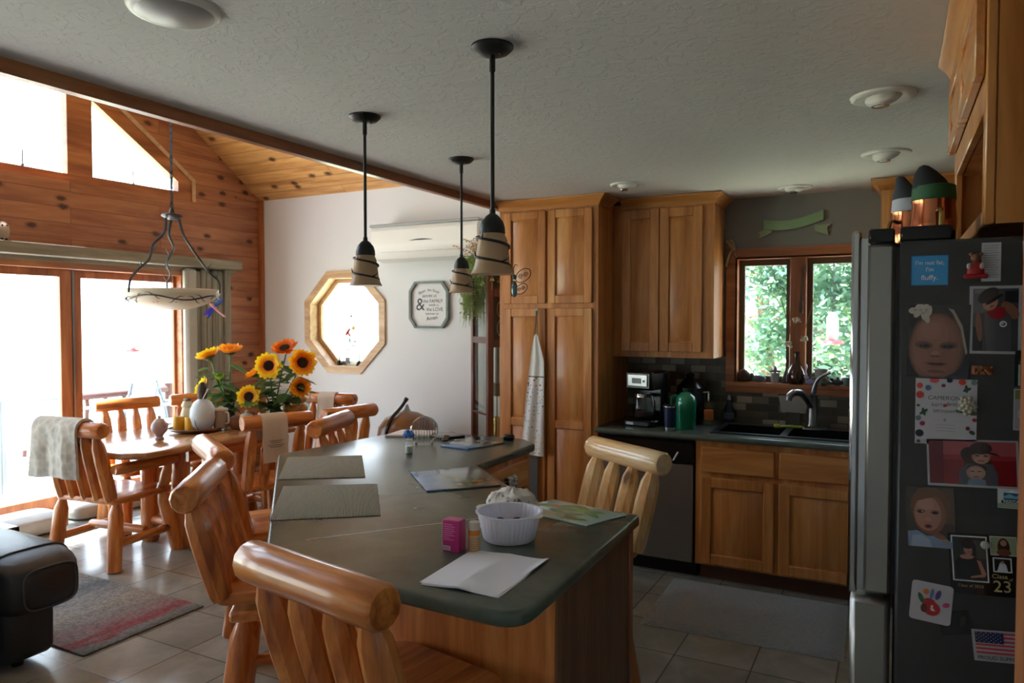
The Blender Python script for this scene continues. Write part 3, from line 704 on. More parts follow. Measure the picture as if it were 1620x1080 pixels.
part(fa, 'spout', MB().tube(smooth([(-.003, -.01, .14), (-.025, -.03, .185), (-.06, -.07, .225), (-.095, -.115, .235), (-.12, -.15, .215), (-.128, -.16, .185)], 6), [.026-.006*i/30 for i in range(31)], 12), 'steel')
part(fa, 'lever', MB().tube(smooth([(0, 0, .20), (.012, -.005, .27), (.04, -.02, .325), (.11, -.04, .365)], 6), [.02-.0125*i/18 for i in range(19)], 10), 'steel')

# ------------------------------------------------------------------ fridge
f = thing('refrigerator', 'dark stainless four-door refrigerator covered in photos on its side', 'refrigerator', (.36, 2.25, 0))
wpart(f, 'case', MB().bx(.010, .735, 1.80, 2.705, .02, 1.79, .006), 'fridgeside')
for y0, y1 in ((1.80, 2.25), (2.256, 2.705)):
    wpart(f, 'door', MB().bx(-.055, .002, y0, y1, 1.005, 1.787, .008), 'darksteel')
    wpart(f, 'gasket', MB().bx(.002, .010, y0+.01, y1-.01, 1.01, 1.78), 'blackpl')
for z0, z1 in ((.53, .995), (.04, .52)): wpart(f, 'freezer_drawer', MB().bx(-.08, .002, 1.80, 2.705, z0, z1, .012), 'darksteel')
wpart(f, 'handle', MB().bx(-.086, -.066, 1.80, 1.832, 1.0, 1.818, .006).bx(-.068, -.053, 1.806, 1.83, 1.01, 1.80), 'chrome')
wpart(f, 'handle', MB().bx(-.086, -.066, 2.26, 2.29, 1.03, 1.76, .006).bx(-.068, -.053, 2.262, 2.288, 1.05, 1.10), 'steel')
wpart(f, 'hinge_cover', MB().bx(-.052, .0, 1.802, 1.90, 1.788, 1.82, .004), 'blackpl')
wpart(f, 'hinge_cover', MB().bx(.010, .108, 1.802, 1.90, 1.79, 1.822, .004), 'blackpl')
wpart(f, 'hinge_cover', MB().bx(-.05, .108, 2.60, 2.70, 1.79, 1.822, .004), 'blackpl')
for y in (1.9, 2.6):
    for x in (.08, .66): wpart(f, 'foot', MB().cyl((x, y, 0), (x, y, .03), .02), 'blackpl')

# ------------------------------------------------------------------ island
IT = .914
isl = thing('kitchen_island', 'angled wood kitchen island with a dark grey-green laminate top', 'island', (-1.7, 2.7, 0))
def rnd(p, a, b, r, n=5):
    p, a, b = Vector(p), Vector(a), Vector(b); u = (a-p).normalized(); w = (b-p).normalized(); o = []
    for i in range(n+1):
        t = i/n; o.append(tuple((p+u*r)*(1-t)**2+p*(2*t*(1-t))+(p+w*r)*t*t))
    return o
A, Bq, Cq, C2, D2, Dq, E_, F_, G_, H_ = (-2.85, 2.79), (-1.645, 1.55), (-2.76, 3.60), (-2.72, 3.83), (-1.93, 3.83), (-1.79, 3.70), (-1.782, 3.03), (-1.248, 2.545), (-.803, 2.535), (-.772, 1.518)
top = rnd(A, Cq, Bq, .03, 3)+rnd(Bq, A, H_, .03, 3)+rnd(H_, Bq, G_, .10, 6)+rnd(G_, H_, F_, .02, 2)+[F_, E_]+rnd(Dq, E_, D2, .03, 3)+rnd(D2, Dq, C2, .03, 3)+rnd(C2, D2, Cq, .03, 2)+[Cq]
wpart(isl, 'countertop', MB().prism(top, IT-.042, IT, .012, 3), 'counter', sharp=50)
wpart(isl, 'counter_seam', MB().prism([(-1.66, 1.74), (-1.655, 1.735), (-1.262, 2.247), (-1.267, 2.252)], IT, IT+.0007), plain('seam', '#8d948a', .4))
base = [(-.835, 1.85), (-.835, 2.50), (-1.265, 2.51), (-1.815, 3.02), (-1.815, 3.67), (-1.95, 3.77), (-2.46, 3.77), (-2.47, 2.84), (-1.55, 1.85)]
wpart(isl, 'cabinet_body', MB().prism(base, .0, IT-.042), 'islZ')
wpart(isl, 'corner_trim', MB().bx(-.845, -.822, 2.475, 2.512, 0, IT-.043, .004), 'trimZ')
wpart(isl, 'baseboard', MB().bx(-1.56, -.82, 1.838, 1.85, 0, .09, .003).bx(-.835, -.823, 1.838, 2.48, 0, .09, .003), 'islZ')
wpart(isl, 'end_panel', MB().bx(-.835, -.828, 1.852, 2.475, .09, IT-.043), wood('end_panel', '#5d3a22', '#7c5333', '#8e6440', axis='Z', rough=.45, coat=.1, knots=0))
for (x0, x1, y) in ((-1.245, -1.05, 2.512), (-1.035, -.85, 2.507)):
    q = wpart(isl, 'door', MB().bx(x0, x1, y, y+.018, .12, .66, .004), 'cabZ'); wpart(q, 'knob', MB().sph((x1-.03, y+.03, .6), .013, 10), 'brass')
    q = wpart(isl, 'drawer', MB().bx(x0, x1, y, y+.018, .68, .84, .004), 'cabX'); wpart(q, 'knob', MB().sph(((x0+x1)/2, y+.03, .76), .013, 10), 'brass')
q = wpart(isl, 'drawer', MB().bx(-1.813, -1.795, 3.08, 3.62, .70, .84, .004), 'cabY'); wpart(q, 'handle', MB().tube(smooth([(-1.795, 3.27, .78), (-1.765, 3.29, .78), (-1.765, 3.41, .78), (-1.795, 3.43, .78)], 4), .006, 8), 'steel')
q = wpart(isl, 'door', MB().bx(-1.813, -1.795, 3.08, 3.34, .12, .68, .004), 'cabZ'); q = wpart(isl, 'door', MB().bx(-1.813, -1.795, 3.36, 3.62, .12, .68, .004), 'cabZ')

# ------------------------------------------------------------------ hanging lamps
def pendant(loc, rz, label):
    t = thing('pendant_lamp', label, 'lamp', loc, rz, 'pendant lamps over the island')
    zb = 1.757-ZC
    part(t, 'canopy', MB().lathe([(.0, -.028), (.022, -.028), (.05, -.02), (.064, -.006), (.064, 0), (0, 0)], n=28).sph((.028, 0, -.027), .005, 8), 'black')
    part(t, 'rod', MB().cyl((0, 0, -.028), (0, 0, -.075), .009).cyl((0, 0, -.07), (0, 0, zb+.17), .0062), 'black')
    part(t, 'socket_cap', MB().lathe([(.036, .122), (.039, .122), (.038, .14), (.033, .158), (.020, .175), (.009, .183), (.009, .195), (0, .195)], c=(0, 0, zb), n=24), 'black')
    part(t, 'lamp_shade', MB().lathe([(.067, 0), (.058, .016), (.052, .04), (.048, .075), (.044, .105), (.036, .122), (.0, .124), (.0, .120), (.034, .118), (.042, .10), (.046, .075), (.050, .04), (.056, .016), (.065, .002), (.067, 0)], c=(0, 0, zb), n=36), 'shade')
    def sr(z): return .0445+max(0, (.105-z))*.075+.004
    v = MB(); pts = []
    for i in range(41):
        a = radians(165+i*14.5); z = .119-.094*i/40; pts.append((cos(a)*sr(z), sin(a)*sr(z), zb+z))
    v.tube(pts, [.0052-.002*abs(i/20-1) for i in range(41)], 7)
    for i, L in ((6, .022), (17, .025), (29, .02), (36, .024)):
        q = Vector(pts[i]); nx = Vector(pts[i+1]); dd = (nx-q).normalized(); out = Vector((q.x, q.y, 0)).normalized()
        v.tube([q, q+dd*L*.6+out*.006+Vector((0, 0, .008)), q+dd*L+out*.012+Vector((0, 0, .02))], [.003, .0025, .001], 6)
    part(t, 'vine_wire', v, 'black'); return t
pd = pendant((-1.080, 1.930, ZC), 0, 'nearest and largest-looking pendant lamp, with a butterfly charm on its rim')
dup(pd, (-1.903, 2.345, ZC), 8, 'pendant lamp in front of the octagonal window', 'pendant lamps over the island')
dup(pd, (-1.967, 3.190, ZC), -6, 'farthest pendant lamp, in front of the trailing fern', 'pendant lamps over the island')
bt = thing('butterfly_charm', 'wire butterfly charm with a beaded body hanging from the nearest pendant lamp', 'ornament', (-1.018, 1.955, 1.70))
part(bt, 'body', MB().sph((0, 0, .012), .010, 10, (1, .8, 2.6)).sph((0, 0, .048), .008, 8), painted('bead', .15) if False else plain('glass_bead', '#6f8488', .12, .3))
wg = MB()
for (cx, cz, rx) in ((.028, .052, .026), (.022, .012, .020)):
    wg.tube([(cx+rx*cos(a)*1.0, .002, cz+rx*.75*sin(a)+.3*rx*cos(a)) for a in [2*pi*k/18 for k in range(18)]], .0014, 5, closed=True)
    for s in (-1, 1): wg.tube([(cx+s*rx*.35+rx*.33*(1-k/16)*cos(k*.8), .002, cz+s*rx*.1+rx*.33*(1-k/16)*sin(k*.8)) for k in range(15)], .001, 5)
part(bt, 'wing', wg, 'black')
part(bt, 'hook', MB().tube(smooth([(0, 0, .05), (-.004, 0, .07), (.002, 0, .085), (.010, 0, .082)], 4), .0013, 5), 'black')
ch2 = MB()
for k in range(7): ch2.sph((0, 0, .07-.014*k), .006-.0004*k, 8)
ch2.tube([(0, 0, .08), (-.012, 0, .10)], .0015, 5)
solo('bead_charm', ch2, plain('smoky_bead', '#54584c', .2), 'string of dark beads hanging from the farthest pendant lamp', 'ornament', loc=(-1.905, 3.205, 1.755))

# chandelier
cz0 = 1.69
c = thing('chandelier', 'bowl chandelier with black twig arms hanging over the dining table', 'chandelier', (-4.72, 3.6, cz0))
H = .145; RB = .33
prof = []
for k in range(13):
    a = k/12; prof.append((RB*sin(a*pi/2*.98)**.9 if k else 0.0, H*(1-cos(a*pi/2))**.9))
prof2 = [(r*.985, z+.006) for r, z in prof[::-1]]
part(c, 'glass_bowl', MB().lathe(prof+prof2, n=48), 'bowlglass')
part(c, 'hub', MB().lathe([(0, .665), (.03, .665), (.075, .69), (.07, .70), (.02, .715), (.012, .75), (0, .755)], n=24), 'black')
for k in range(3):
    a0 = radians(28+120*k); e = Vector((cos(a0), sin(a0), 0)); sd = Vector((-sin(a0), cos(a0), 0)); am = MB()
    P_ = smooth([e*.05+Vector((0, 0, .67)), e*.075+sd*.015+Vector((0, 0, .56)), e*.14-sd*.02+Vector((0, 0, .47)), e*.20+sd*.02+Vector((0, 0, .36)), e*.27-sd*.01+Vector((0, 0, .28)), e*.335+sd*.01+Vector((0, 0, .21)), e*.345+Vector((0, 0, .12))], 6)
    am.tube(P_, [.011-.004*i/len(P_) for i in range(len(P_))], 8)
    for i in (9, 15, 22, 29):
        q = P_[i]; am.tube([q, q+e*.02*(-1)**i+sd*.025+Vector((0, 0, .03)), q+e*.03*(-1)**i+sd*.03+Vector((0, 0, .055))], [.005, .004, .0015], 6)
    part(c, 'arm', am, 'black')
vn = MB(); pts = [((RB+.004)*cos(t), (RB+.004)*sin(t), .085+.018*sin(t*4)) for t in [2*pi*k/72 for k in range(72)]]
pts = [(x*(.93+.0*i), y*.93, z) for i, (x, y, z) in enumerate(pts)]
vn.tube(pts, .006, 7, closed=True)
for i in range(0, 72, 5):
    q = Vector(pts[i]); out = Vector((q.x, q.y, 0)).normalized(); tg = Vector((-out.y, out.x, 0))*(1 if i % 2 else -1)
    vn.tube([q, q+tg*.03+Vector((0, 0, .018))+out*.01, q+tg*.06+Vector((0, 0, .02))+out*.014], [.004, .003, .001], 6)
    vn.tube([q, q-tg*.02+Vector((0, 0, -.022))-out*.012, q-tg*.04+Vector((0, 0, -.028))-out*.012], [.004, .003, .001], 6)
part(c, 'twig_band', vn, 'black')
lf = MB()
for k, (a, h) in enumerate(((-62, '#a23a2c'), (-30, '#7c7a48'), (-100, '#8a8f5a'), (40, '#a23a2c'), (120, '#7c7a48'), (200, '#a8663a'))):
    lf.col(h); t = radians(a)
    for j in range(5):
        q = t+.02*(j-2); rr2 = .268; lf.add([(rr2*cos(q), rr2*sin(q), .052), ((rr2+.008)*cos(q+.03*(j-2)), (rr2+.008)*sin(q+.03*(j-2)), .060+.012*(2-abs(j-2))), ((rr2-.012)*cos(q-.02), (rr2-.012)*sin(q-.02), .045)], [(0, 1, 2)])
part(c, 'painted_leaf', lf, 'paint', 'small painted leaves on the glass', kind='stuff')
chn = MB(); zt = roofz(3.6)-cz0
chn.cyl((0, 0, .75), (0, 0, zt-.02), .004)
for k in range(int((zt-.78)/.055)):
    z = .77+.055*k; chn.tube([((.011*cos(a)) if k % 2 else 0, 0 if k % 2 else .011*cos(a), z+.034*sin(a)) for a in [2*pi*j/10 for j in range(10)]], .0035, 5, closed=True)
part(c, 'chain', chn, 'black')
part(c, 'canopy', MB().lathe([(0, zt-.05), (.03, zt-.045), (.065, zt-.02), (.065, zt+.03), (0, zt+.03)], n=20), 'black')
dg = thing('dragonfly_ornament', 'iridescent blue and pink dragonfly hanging from the chandelier bowl', 'ornament', (-4.70, 3.955, 1.70))
Td = Matrix(((.64, .76, 0, 0), (.77, -.64, 0, 0), (0, 0, 1, 0), (0, 0, 0, 1)))
part(dg, 'body', MB().tube([(-.035, 0, .05), (-.02, 0, .03), (.0, 0, .008), (.04, 0, -.03), (.075, 0, -.062)], [.006, .013, .010, .007, .006], 8, T=Td), plain('pink_glass', '#e6a6b4', .2))
dw_ = MB()
for s, q, c_ in ((1, 0, '#4a7cff'), (1, 1, '#6fa8ff'), (-1, 0, '#5a4cf0'), (-1, 1, '#3f5cf0')):
    a_ = radians(42+q*22+(180 if s < 0 else 0)); dx, dz = cos(a_), sin(a_)
    dw_.col(c_).sph((0, 0, 0), 1, 10, T=Td @ Matrix.Translation((-.008+dx*.048, -.004*q, .018+dz*.048)) @ Matrix.Rotation(-a_, 4, 'Y') @ Matrix.Diagonal((.050, .004, .015, 1)))
part(dg, 'wing', dw_, 'gloss')
part(dg, 'thread', MB().cyl((-.025, -.025, .055), (-.02, -.04, .10), .001, n=5), 'black')

# ceiling fittings
def eyeball(loc, label, r=.075, tilt=25):
    t = thing('recessed_light', label, 'light', loc, 0, 'recessed ceiling lights')
    part(t, 'trim_ring', MB().lathe([(r*.72, -.004), (r*1.0, -.012), (r*1.12, -.008), (r*1.16, 0), (0, 0)], n=30), 'plastic')
    part(t, 'eyeball', MB().sph((0, 0, -.004), r*.66, 20, (1, 1, .5), T=TM((0, 0, 0), -30, tilt)), 'plastic')
    part(t, 'lamp_face', MB().lathe([(0, 0), (r*.30, 0), (r*.32, .004), (0, .008)], c=(-.01, -.012, -r*.36-.006), n=20), 'chrome'); return t
eyeball((-.045, 3.02, ZC), 'white eyeball recessed light nearest the fridge', .098)
eyeball((-.045, 4.06, ZC), 'white eyeball recessed light beyond the first, over the fridge front', .098)
eyeball((-1.447, 4.26, ZC), 'white eyeball recessed light in front of the pantry crown', .09, 5)
eyeball((-.556, 4.84, ZC), 'white eyeball recessed light above the kitchen window', .09, 5)
t = thing('dome_light', 'large round white flush dome light cut off by the top edge', 'light', (-1.70, 1.315, ZC))
part(t, 'trim_ring', MB().lathe([(.104, -.012), (.114, -.008), (.119, 0), (0, 0)], n=40), 'plastic')
part(t, 'dome', MB().lathe([(0, -.026), (.05, -.023), (.085, -.017), (.104, -.010), (.104, -.001), (0, -.001)], n=36), plain('frosted', '#9a9b9a', .35))

# ------------------------------------------------------------------ log furniture
def slat_mb(x0, y0, z0, x1, y1, z1, r):
    d = Vector((x1-x0, y1-y0, z1-z0)); p = Vector((x0, y0, z0))
    return MB().tube([p+d*t for t in (0, .06, .3, .6, .82, .93, 1.0)], [r*.8, r*.95, r, r*1.02, r*.92, r*.62, r*.42], 8)
def log_mb(p, q, r, taper=.0, n=12, cap=.012):
    p, q = Vector(p), Vector(q); d = q-p; L = d.length; u = d/L
    return MB().tube([p, p+u*cap, p+d*.25, p+d*.5, p+d*.75, q-u*cap, q], [r*.86, r, r*(1.02-taper*.25), r*(1.0-taper*.5), r*(1.02-taper*.75), r*(1-taper), r*(.86-taper)], n)
def leg_log(p, q, r):
    p, q = Vector(p), Vector(q); d = q-p
    return MB().tube([p+d*t for t in (0, .05, .16, .5, 1)], [r*.5, r*.62, r*.96, r, r*.95], 10)
def stool(loc, rz, label, pale=False):
    t = thing('bar_stool', label, 'stool', loc, rz, 'log bar stools around the island')
    mx, mz = ('litX', 'litZ') if pale else ('logX', 'logZ')  # pale swaps in the wood with daylight in its colour
    part(t, 'seat', MB().prism(rnd((-.22, -.21), (-.22, .2), (.22, -.21), .05)+rnd((.22, -.21), (-.22, -.21), (.22, .2), .05)+rnd((.22, .21), (.22, -.2), (-.22, .21), .08)+rnd((-.22, .21), (.22, .2), (-.22, -.2), .08), .575, .62, .012), 'logY')
    part(t, 'top_rail', log_mb((-.268, -.295, .985), (.268, -.295, .985), .054), mx)
    for x in (-.20, -.068, .068, .20): part(t, 'back_slat', slat_mb(x, -.185, .60, x*1.02, -.288, .955, .046 if abs(x) > .1 else .041), mz)
    part(t, 'swivel_plate', MB().bx(-.13, .13, -.13, .13, .55, .576, .004).cyl((0, 0, .53), (0, 0, .55), .09), 'black')
    part(t, 'base_frame', MB().bx(-.17, .17, -.17, .17, .49, .532, .01), 'logX')
    for sx in (-1, 1):
        for sy in (-1, 1): part(t, 'leg', leg_log((sx*.12, sy*.12, .50), (sx*.185, sy*.185, 0), .045), 'logZ')
    for s in (-1, 1):
        part(t, 'rung', log_mb((s*.16, -.16, .20), (s*.16, .16, .20), .024), 'logY')
        part(t, 'rung', log_mb((-.15, s*.15, .27), (.15, s*.15, .27), .024), 'logX')
    return t
s0 = stool((-1.187, 1.605, 0), -10.6, 'log bar stool nearest the camera, its back against the front edge of the island')
dup(s0, (-2.144, 2.107, 0), -50.7, 'log bar stool on the slanted island side, second from the camera, seen end-on')
dup(s0, (-2.742, 2.661, 0), -29.8, 'log bar stool just behind the end-on one, only its rail showing')
dup(s0, (-2.757, 3.51, 0), -70, 'log bar stool past the far left island corner, next to the towel-hung dining chair')
stool((-1.266, 3.01, 0), 147.5, 'log bar stool with bright daylight coloured into its back, between the island and the dishwasher', True)

def chair(loc, rz, label, arms=False, w=.5, nsl=4):
    t = thing('dining_chair', label, 'chair', loc, rz, 'log dining chairs around the table')
    h = w/2
    part(t, 'seat', MB().prism(rnd((-h+.02, -.24), (-h, .2), (h, -.24), .05)+rnd((h-.02, -.24), (-h, -.24), (h, .2), .05)+rnd((h, .25), (h, -.2), (-h, .25), .08)+rnd((-h, .25), (h, .2), (-h, -.2), .08), .425, .465, .012), 'logY')
    part(t, 'top_rail', log_mb((-h-.0, -.33, .92), (h+.0, -.33, .92), .052), 'logX')
    for k in range(nsl):
        x = (-h+.075)+(w-.15)*k/(nsl-1); part(t, 'back_slat', slat_mb(x, -.215, .45, x, -.322, .885, .043 if k in (0, nsl-1) else .037), 'logZ')
    for sx in (-1, 1):
        part(t, 'leg', leg_log((sx*(h-.05), -.20, .43), (sx*(h-.02), -.25, 0), .046), 'logZ')
        part(t, 'leg', leg_log((sx*(h-.06), .18, .43), (sx*(h-.01), .27, 0), .046), 'logZ')
        part(t, 'stretcher', log_mb((sx*(h-.03), -.22, .17), (sx*(h-.03), .22, .17), .028), 'logY')
        if arms:
            part(t, 'armrest', log_mb((sx*(h+.0), -.26, .66), (sx*(h+.05), .20, .66), .036), 'logY')
            part(t, 'arm_post', MB().tube([(sx*(h-.04), .15, .44), (sx*(h-.0), .15, .5), (sx*(h+.02), .15, .57), (sx*(h+.04), .15, .655)], [.022, .036, .036, .02], 10), 'logZ')
    part(t, 'stretcher', log_mb((-h+.04, .02, .20), (h-.04, .02, .20), .028), 'logX')
    return t
hd = chair((-4.70, 3.11, 0), 8, 'log armchair at the near end of the dining table with a throw over its back', True, .57, 5)
c1 = chair((-4.07, 3.79, 0), 70, 'log dining chair with a printed tea towel on its back, nearest the island')
dup(c1, (-3.935, 4.30, 0), 82.2, 'log dining chair beyond the towel-hung one, back to the island')
dup(c1, (-4.37, 4.62, 0), 187.4, 'log dining chair at the far end of the table below the octagonal window')
dup(c1, (-5.30, 3.755, 0), -105, 'log dining chair in front of the sliding door, left of the two')
dup(c1, (-5.12, 4.27, 0), -112.6, 'log dining chair in front of the sliding door, beside the grey post')
tb = thing('dining_table', 'glossy log dining table with clipped corners in front of the sliding door', 'table', (-4.74, 3.75, 0))
wpart(tb, 'tabletop', MB().prism([(-4.40, 2.92), (-5.10, 2.92), (-5.24, 3.06), (-5.24, 4.44), (-5.10, 4.58), (-4.38, 4.58), (-4.235, 4.44), (-4.235, 3.02)], .718, .76, .012), wood('table_top', '#8a5630', '#b98453', '#d0a06c', axis='Y', rough=.18, coat=.6, knots=.2))
wpart(tb, 'apron', MB().bx(-4.90, -4.40, 3.44, 3.48, .62, .718).bx(-4.90, -4.40, 4.26, 4.30, .62, .718).bx(-4.93, -4.89, 3.44, 4.30, .62, .718).bx(-4.41, -4.37, 3.44, 4.30, .62, .718), 'logY')
for x in (-4.48, -4.82):
    for y in (3.46, 4.28): wpart(tb, 'leg', log_mb((x, y, .715), (x, y, 0), .062), 'logZ')
for y in (3.46, 4.28): wpart(tb, 'stretcher', log_mb((-4.78, y, .16), (-4.52, y, .16), .035), 'logX')
wpart(tb, 'stretcher', log_mb((-4.65, 3.48, .16), (-4.65, 4.26, .16), .035), 'logY')

def drape(x0, x1, r, cy, cz, fr, bk, th=.008, wav=.006, seed=1):
    """cloth over a rail that runs along x; fr/bk = drop on +y / -y side"""
    q = random.Random(seed); pts = []
    for k in range(9): pts.append((-r*1.04-.012*(1-k/8), cz-bk+bk*k/8))
    for k in range(1, 8): a = pi-pi*k/8; pts.append((r*1.04*cos(a), cz+r*1.04*sin(a)))
    for k in range(7): pts.append((r*1.04+.012*k/6, cz-fr*k/6))
    ph = [q.uniform(0, 6) for _ in range(4)]
    def f(off):
        def g(u, v):
            i = min(int(v*(len(pts)-1)), len(pts)-2); t = v*(len(pts)-1)-i
            y = pts[i][0]*(1-t)+pts[i+1][0]*t; z = pts[i][1]*(1-t)+pts[i+1][1]*t
            down = max(0, cz-z); s = -1 if v < .5 else 1
            rr_ = Vector((y, z-cz)) if z > cz else Vector((s, 0)); n = rr_.normalized() if rr_.length else Vector((0, 1))
            wv = wav*(sin(u*9+ph[0])+.6*sin(u*21+ph[1]+v*4))*min(1, .25+down*6)
            return (x0+(x1-x0)*u+wav*.8*sin(v*8+ph[2])*(u-.5), cy+y+n.x*(off+wv), z+n.y*off+.5*wav*sin(u*7+ph[3])*(down > .05))
        return g
    nu, nv = 14, 36
    b = MB().grid(f(.002), nu, nv).grid(f(.002+th), nu, nv); m = (nu+1)*(nv+1)
    ed = [(i*(nv+1), (i+1)*(nv+1)) for i in range(nu)]+[(i*(nv+1)+nv, (i+1)*(nv+1)+nv) for i in range(nu)]+[(j, j+1) for j in range(nv)]+[(nu*(nv+1)+j, nu*(nv+1)+j+1) for j in range(nv)]
    for a, c in ed: b.f.append([a, c, m+c, m+a]); b.c.append(None)
    return b
def chairspace(o, b):
    mw = Matrix.Translation(o.location) @ o.rotation_euler.to_matrix().to_4x4(); b.v = [tuple(mw @ Vector(v)) for v in b.v]; return b
def localthing(o, b, name, mat, label, cat, group=None):
    return solo(name, b, mat, label, cat, group, loc=tuple(o.location), rz=degrees(o.rotation_euler.z), sharp=60)
localthing(hd, drape(-.245, .135, .054, -.33, .92, .16, .30, .018, .012, 3), 'throw_blanket', 'blanket', 'pale grey plush throw draped over the near armchair', 'blanket')
tw = thing('tea_towel', 'beige tea towel with small printed lines hung on the dining chair nearest the island', 'towel', tuple(c1.location), 70, 'tea towels on chair backs')
part(tw, 'cloth', drape(-.13, .045, .052, -.33, .92, .13, .27, .004, .003, 5), 'cloth', sharp=60)
ln = MB()
for k, (z, w_) in enumerate(((.795, .10), (.782, .07), (.765, .12), (.752, .09))): ln.bx(-.045-w_/2, -.045+w_/2, -.4045, -.4025, z, z+.004)
part(tw, 'printed_lines', ln, plain('ink', '#6a6258', .9))
far = [o for o in bpy.data.objects if o.get('label', '').startswith('log dining chair at the far end')][0]
localthing(far, drape(-.07, .10, .052, -.33, .92, .26, .14, .004, .003, 9), 'tea_towel', 'cloth', 'beige tea towel over the dining chair below the octagonal window', 'towel', 'tea towels on chair backs')

# ------------------------------------------------------------------ sofa, rugs, floor things
sf = thing('sofa', 'black leather sofa, only its padded arm showing at bottom left', 'sofa', (-3.95, 1.45, 0))
wpart(sf, 'body', MB().bx(-4.5, -3.56, .5, 1.98, .04, .46, .05), 'leather', sharp=60)
def bulge(x0, x1, y0, y1, z0, z1, e, n=14):
    b = MB().sph((0, 0, 0), 1, 28); o = []
    for v in b.v:
        l = []
        for c, (a, d) in zip(v, ((x0, x1), (y0, y1), (z0, z1))): l.append((a+d)/2+(abs(c)**e)*(1 if c > 0 else -1)*(d-a)/2)
        o.append(tuple(l))
    b.v = o; return b
wpart(sf, 'arm_cushion', bulge(-4.55, -3.38, 1.74, 2.13, .25, .555, .5), 'leather', sharp=180)
wpart(sf, 'arm_panel', bulge(-4.5, -3.50, 1.78, 2.03, .03, .42, .25), 'leather', sharp=180)
def sgp(v, e): return (abs(v)**e)*(1 if v > 0 else -1)
def ring(X, o=.004): return [(-3.965+.585*sgp(X, .5)+o, 1.935+.195*sgp(sqrt(1-X*X)*cos(t), .5)*1.012, .4025+.1525*sgp(sqrt(1-X*X)*sin(t), .5)*1.012) for t in [2*pi*k/60 for k in range(60)]]
wpart(sf, 'piping', MB().tube(ring(.93), .005, 6, closed=True).tube(ring(.45, 0), .005, 6, closed=True), plain('piping', '#3a3f47', .4))
wpart(sf, 'seat_cushion', bulge(-4.5, -3.5, .62, 1.76, .38, .56, .3), 'leather', sharp=180)
for x in (-4.4, -3.62):
    for y in (.6, 1.9): wpart(sf, 'foot', MB().cyl((x, y, 0), (x, y, .05), .025), 'blackpl')
solo('area_rug', MB().bx(-.64, .64, -.345, .345, 0, .010, .003), 'rug', 'small striped rug in grey, blue and red on the tile floor', 'rug', loc=(-4.06, 2.435, 0))
def shagrug():
    q = random.Random(4)
    return MB().grid(lambda u, v: (-.495+.99*u, -.375+.75*v, .002+.02*min(1, 14*min(u, 1-u), 14*min(v, 1-v))+q.uniform(-.003, .003)), 90, 70)
solo('kitchen_rug', shagrug(), 'shag', 'grey shaggy rug on the floor before the sink', 'rug', loc=(-.69, 4.09, 0), rz=1.5, sharp=180)
pc = plain('pet_cushion', '#a7a59f', .9, bump=.3, bscale=60, var=.3)
solo('floor_cushion', bulge(-.22, .22, -.36, .36, 0, .13, .35), pc, 'grey floor cushion lying along the sliding door, nearer the sofa', 'cushion', 'floor cushions by the door', loc=(-5.83, 3.02, 0), sharp=180)
solo('floor_cushion', bulge(-.2, .2, -.42, .42, 0, .12, .35), pc, 'grey floor cushion lying along the sliding door, behind the near armchair', 'cushion', 'floor cushions by the door', loc=(-5.92, 3.9, 0), sharp=180)
sb = thing('speaker_box', 'small dark box with a grey face just behind the sofa arm', 'speaker', (-4.86, 2.42, 0))
part(sb, 'cabinet', MB().bx(-.12, .12, -.1, .1, 0, .35, .006), 'blackpl'); part(sb, 'grille', MB().bx(-.1, .1, -.104, -.1, .03, .33), plain('grille', '#3f4348', .7))
un = thing('floor_urn', 'round-shouldered brown floor urn behind the island, against the white wall', 'urn', (-3.93, 5.42, 0))
part(un, 'body', MB().lathe([(0, 0), (.12, 0), (.16, .06), (.22, .25), (.265, .45), (.275, .55), (.26, .64), (.20, .72), (.10, .768), (.05, .78), (0, .782)], n=32), plain('urn_glaze', '#7c5736', .3, var=.25))
part(un, 'knob', MB().lathe([(.05, .775), (.025, .80), (.012, .84), (0, .845)], n=14), 'steel')
part(un, 'strap', MB().tube(smooth([(-.03, -.285, .46), (-.03, -.27, .62), (-.025, -.20, .735), (-.02, -.10, .80), (-.012, -.04, .85), (-.0, -.0, .90)], 5), [.016]*23+[.02]*3, 8), 'blackpl')

# ------------------------------------------------------------------ wall things
ac = thing('air_conditioner', 'white mini-split air conditioner high on the white wall', 'air conditioner', (-3.9, 5.74, 2.2))
pr = [(5.838, 2.50), (5.838, 2.19), (5.75, 2.17), (5.66, 2.20), (5.60, 2.27), (5.58, 2.34), (5.58, 2.46), (5.60, 2.50)]
bb = MB(); n = len(pr)
bb.add([(x, y, z) for x in (-4.46, -3.28) for y, z in pr], [(i, (i+1) % n, n+(i+1) % n, n+i) for i in range(n)]+[list(range(n)), list(range(n, 2*n))])
wpart(ac, 'housing', bb, 'plastic', sharp=25)
wpart(ac, 'top_grille', MB().bx(-4.48, -3.26, 5.575, 5.80, 2.50, 2.525, .006), plain('grey_plastic', '#9a9fa0', .5))
wpart(ac, 'louver', MB().bx(-4.36, -3.36, 5.598, 5.66, 2.255, 2.262, .003, T=Matrix.Identity(4)), 'plastic')
wpart(ac, 'badge', MB().tube([(-4.01+.26*k/10, 5.576, 2.355+.006*sin(pi*k/10)) for k in range(11)], [.001+.006*sin(pi*k/10) for k in range(11)], 6), 'black')
sg = thing('wall_sign', 'octagonal framed white sign with grace lettering beside the octagonal window', 'sign', (-3.955, YB-.02, 1.76))
so_ = [(-.16, .225), (-.225, .135), (-.225, -.135), (-.16, -.225), (.16, -.225), (.225, -.135), (.225, .135), (.16, .225)]
in_ = [(x*.9, z*.91) for x, z in so_]
part(sg, 'frame', MB().holed(so_, [in_], lambda u, v, q: (u, -.02+q, v), .038), plain('distressed', '#76807c', .7, var=.5, bump=.3, bscale=30))
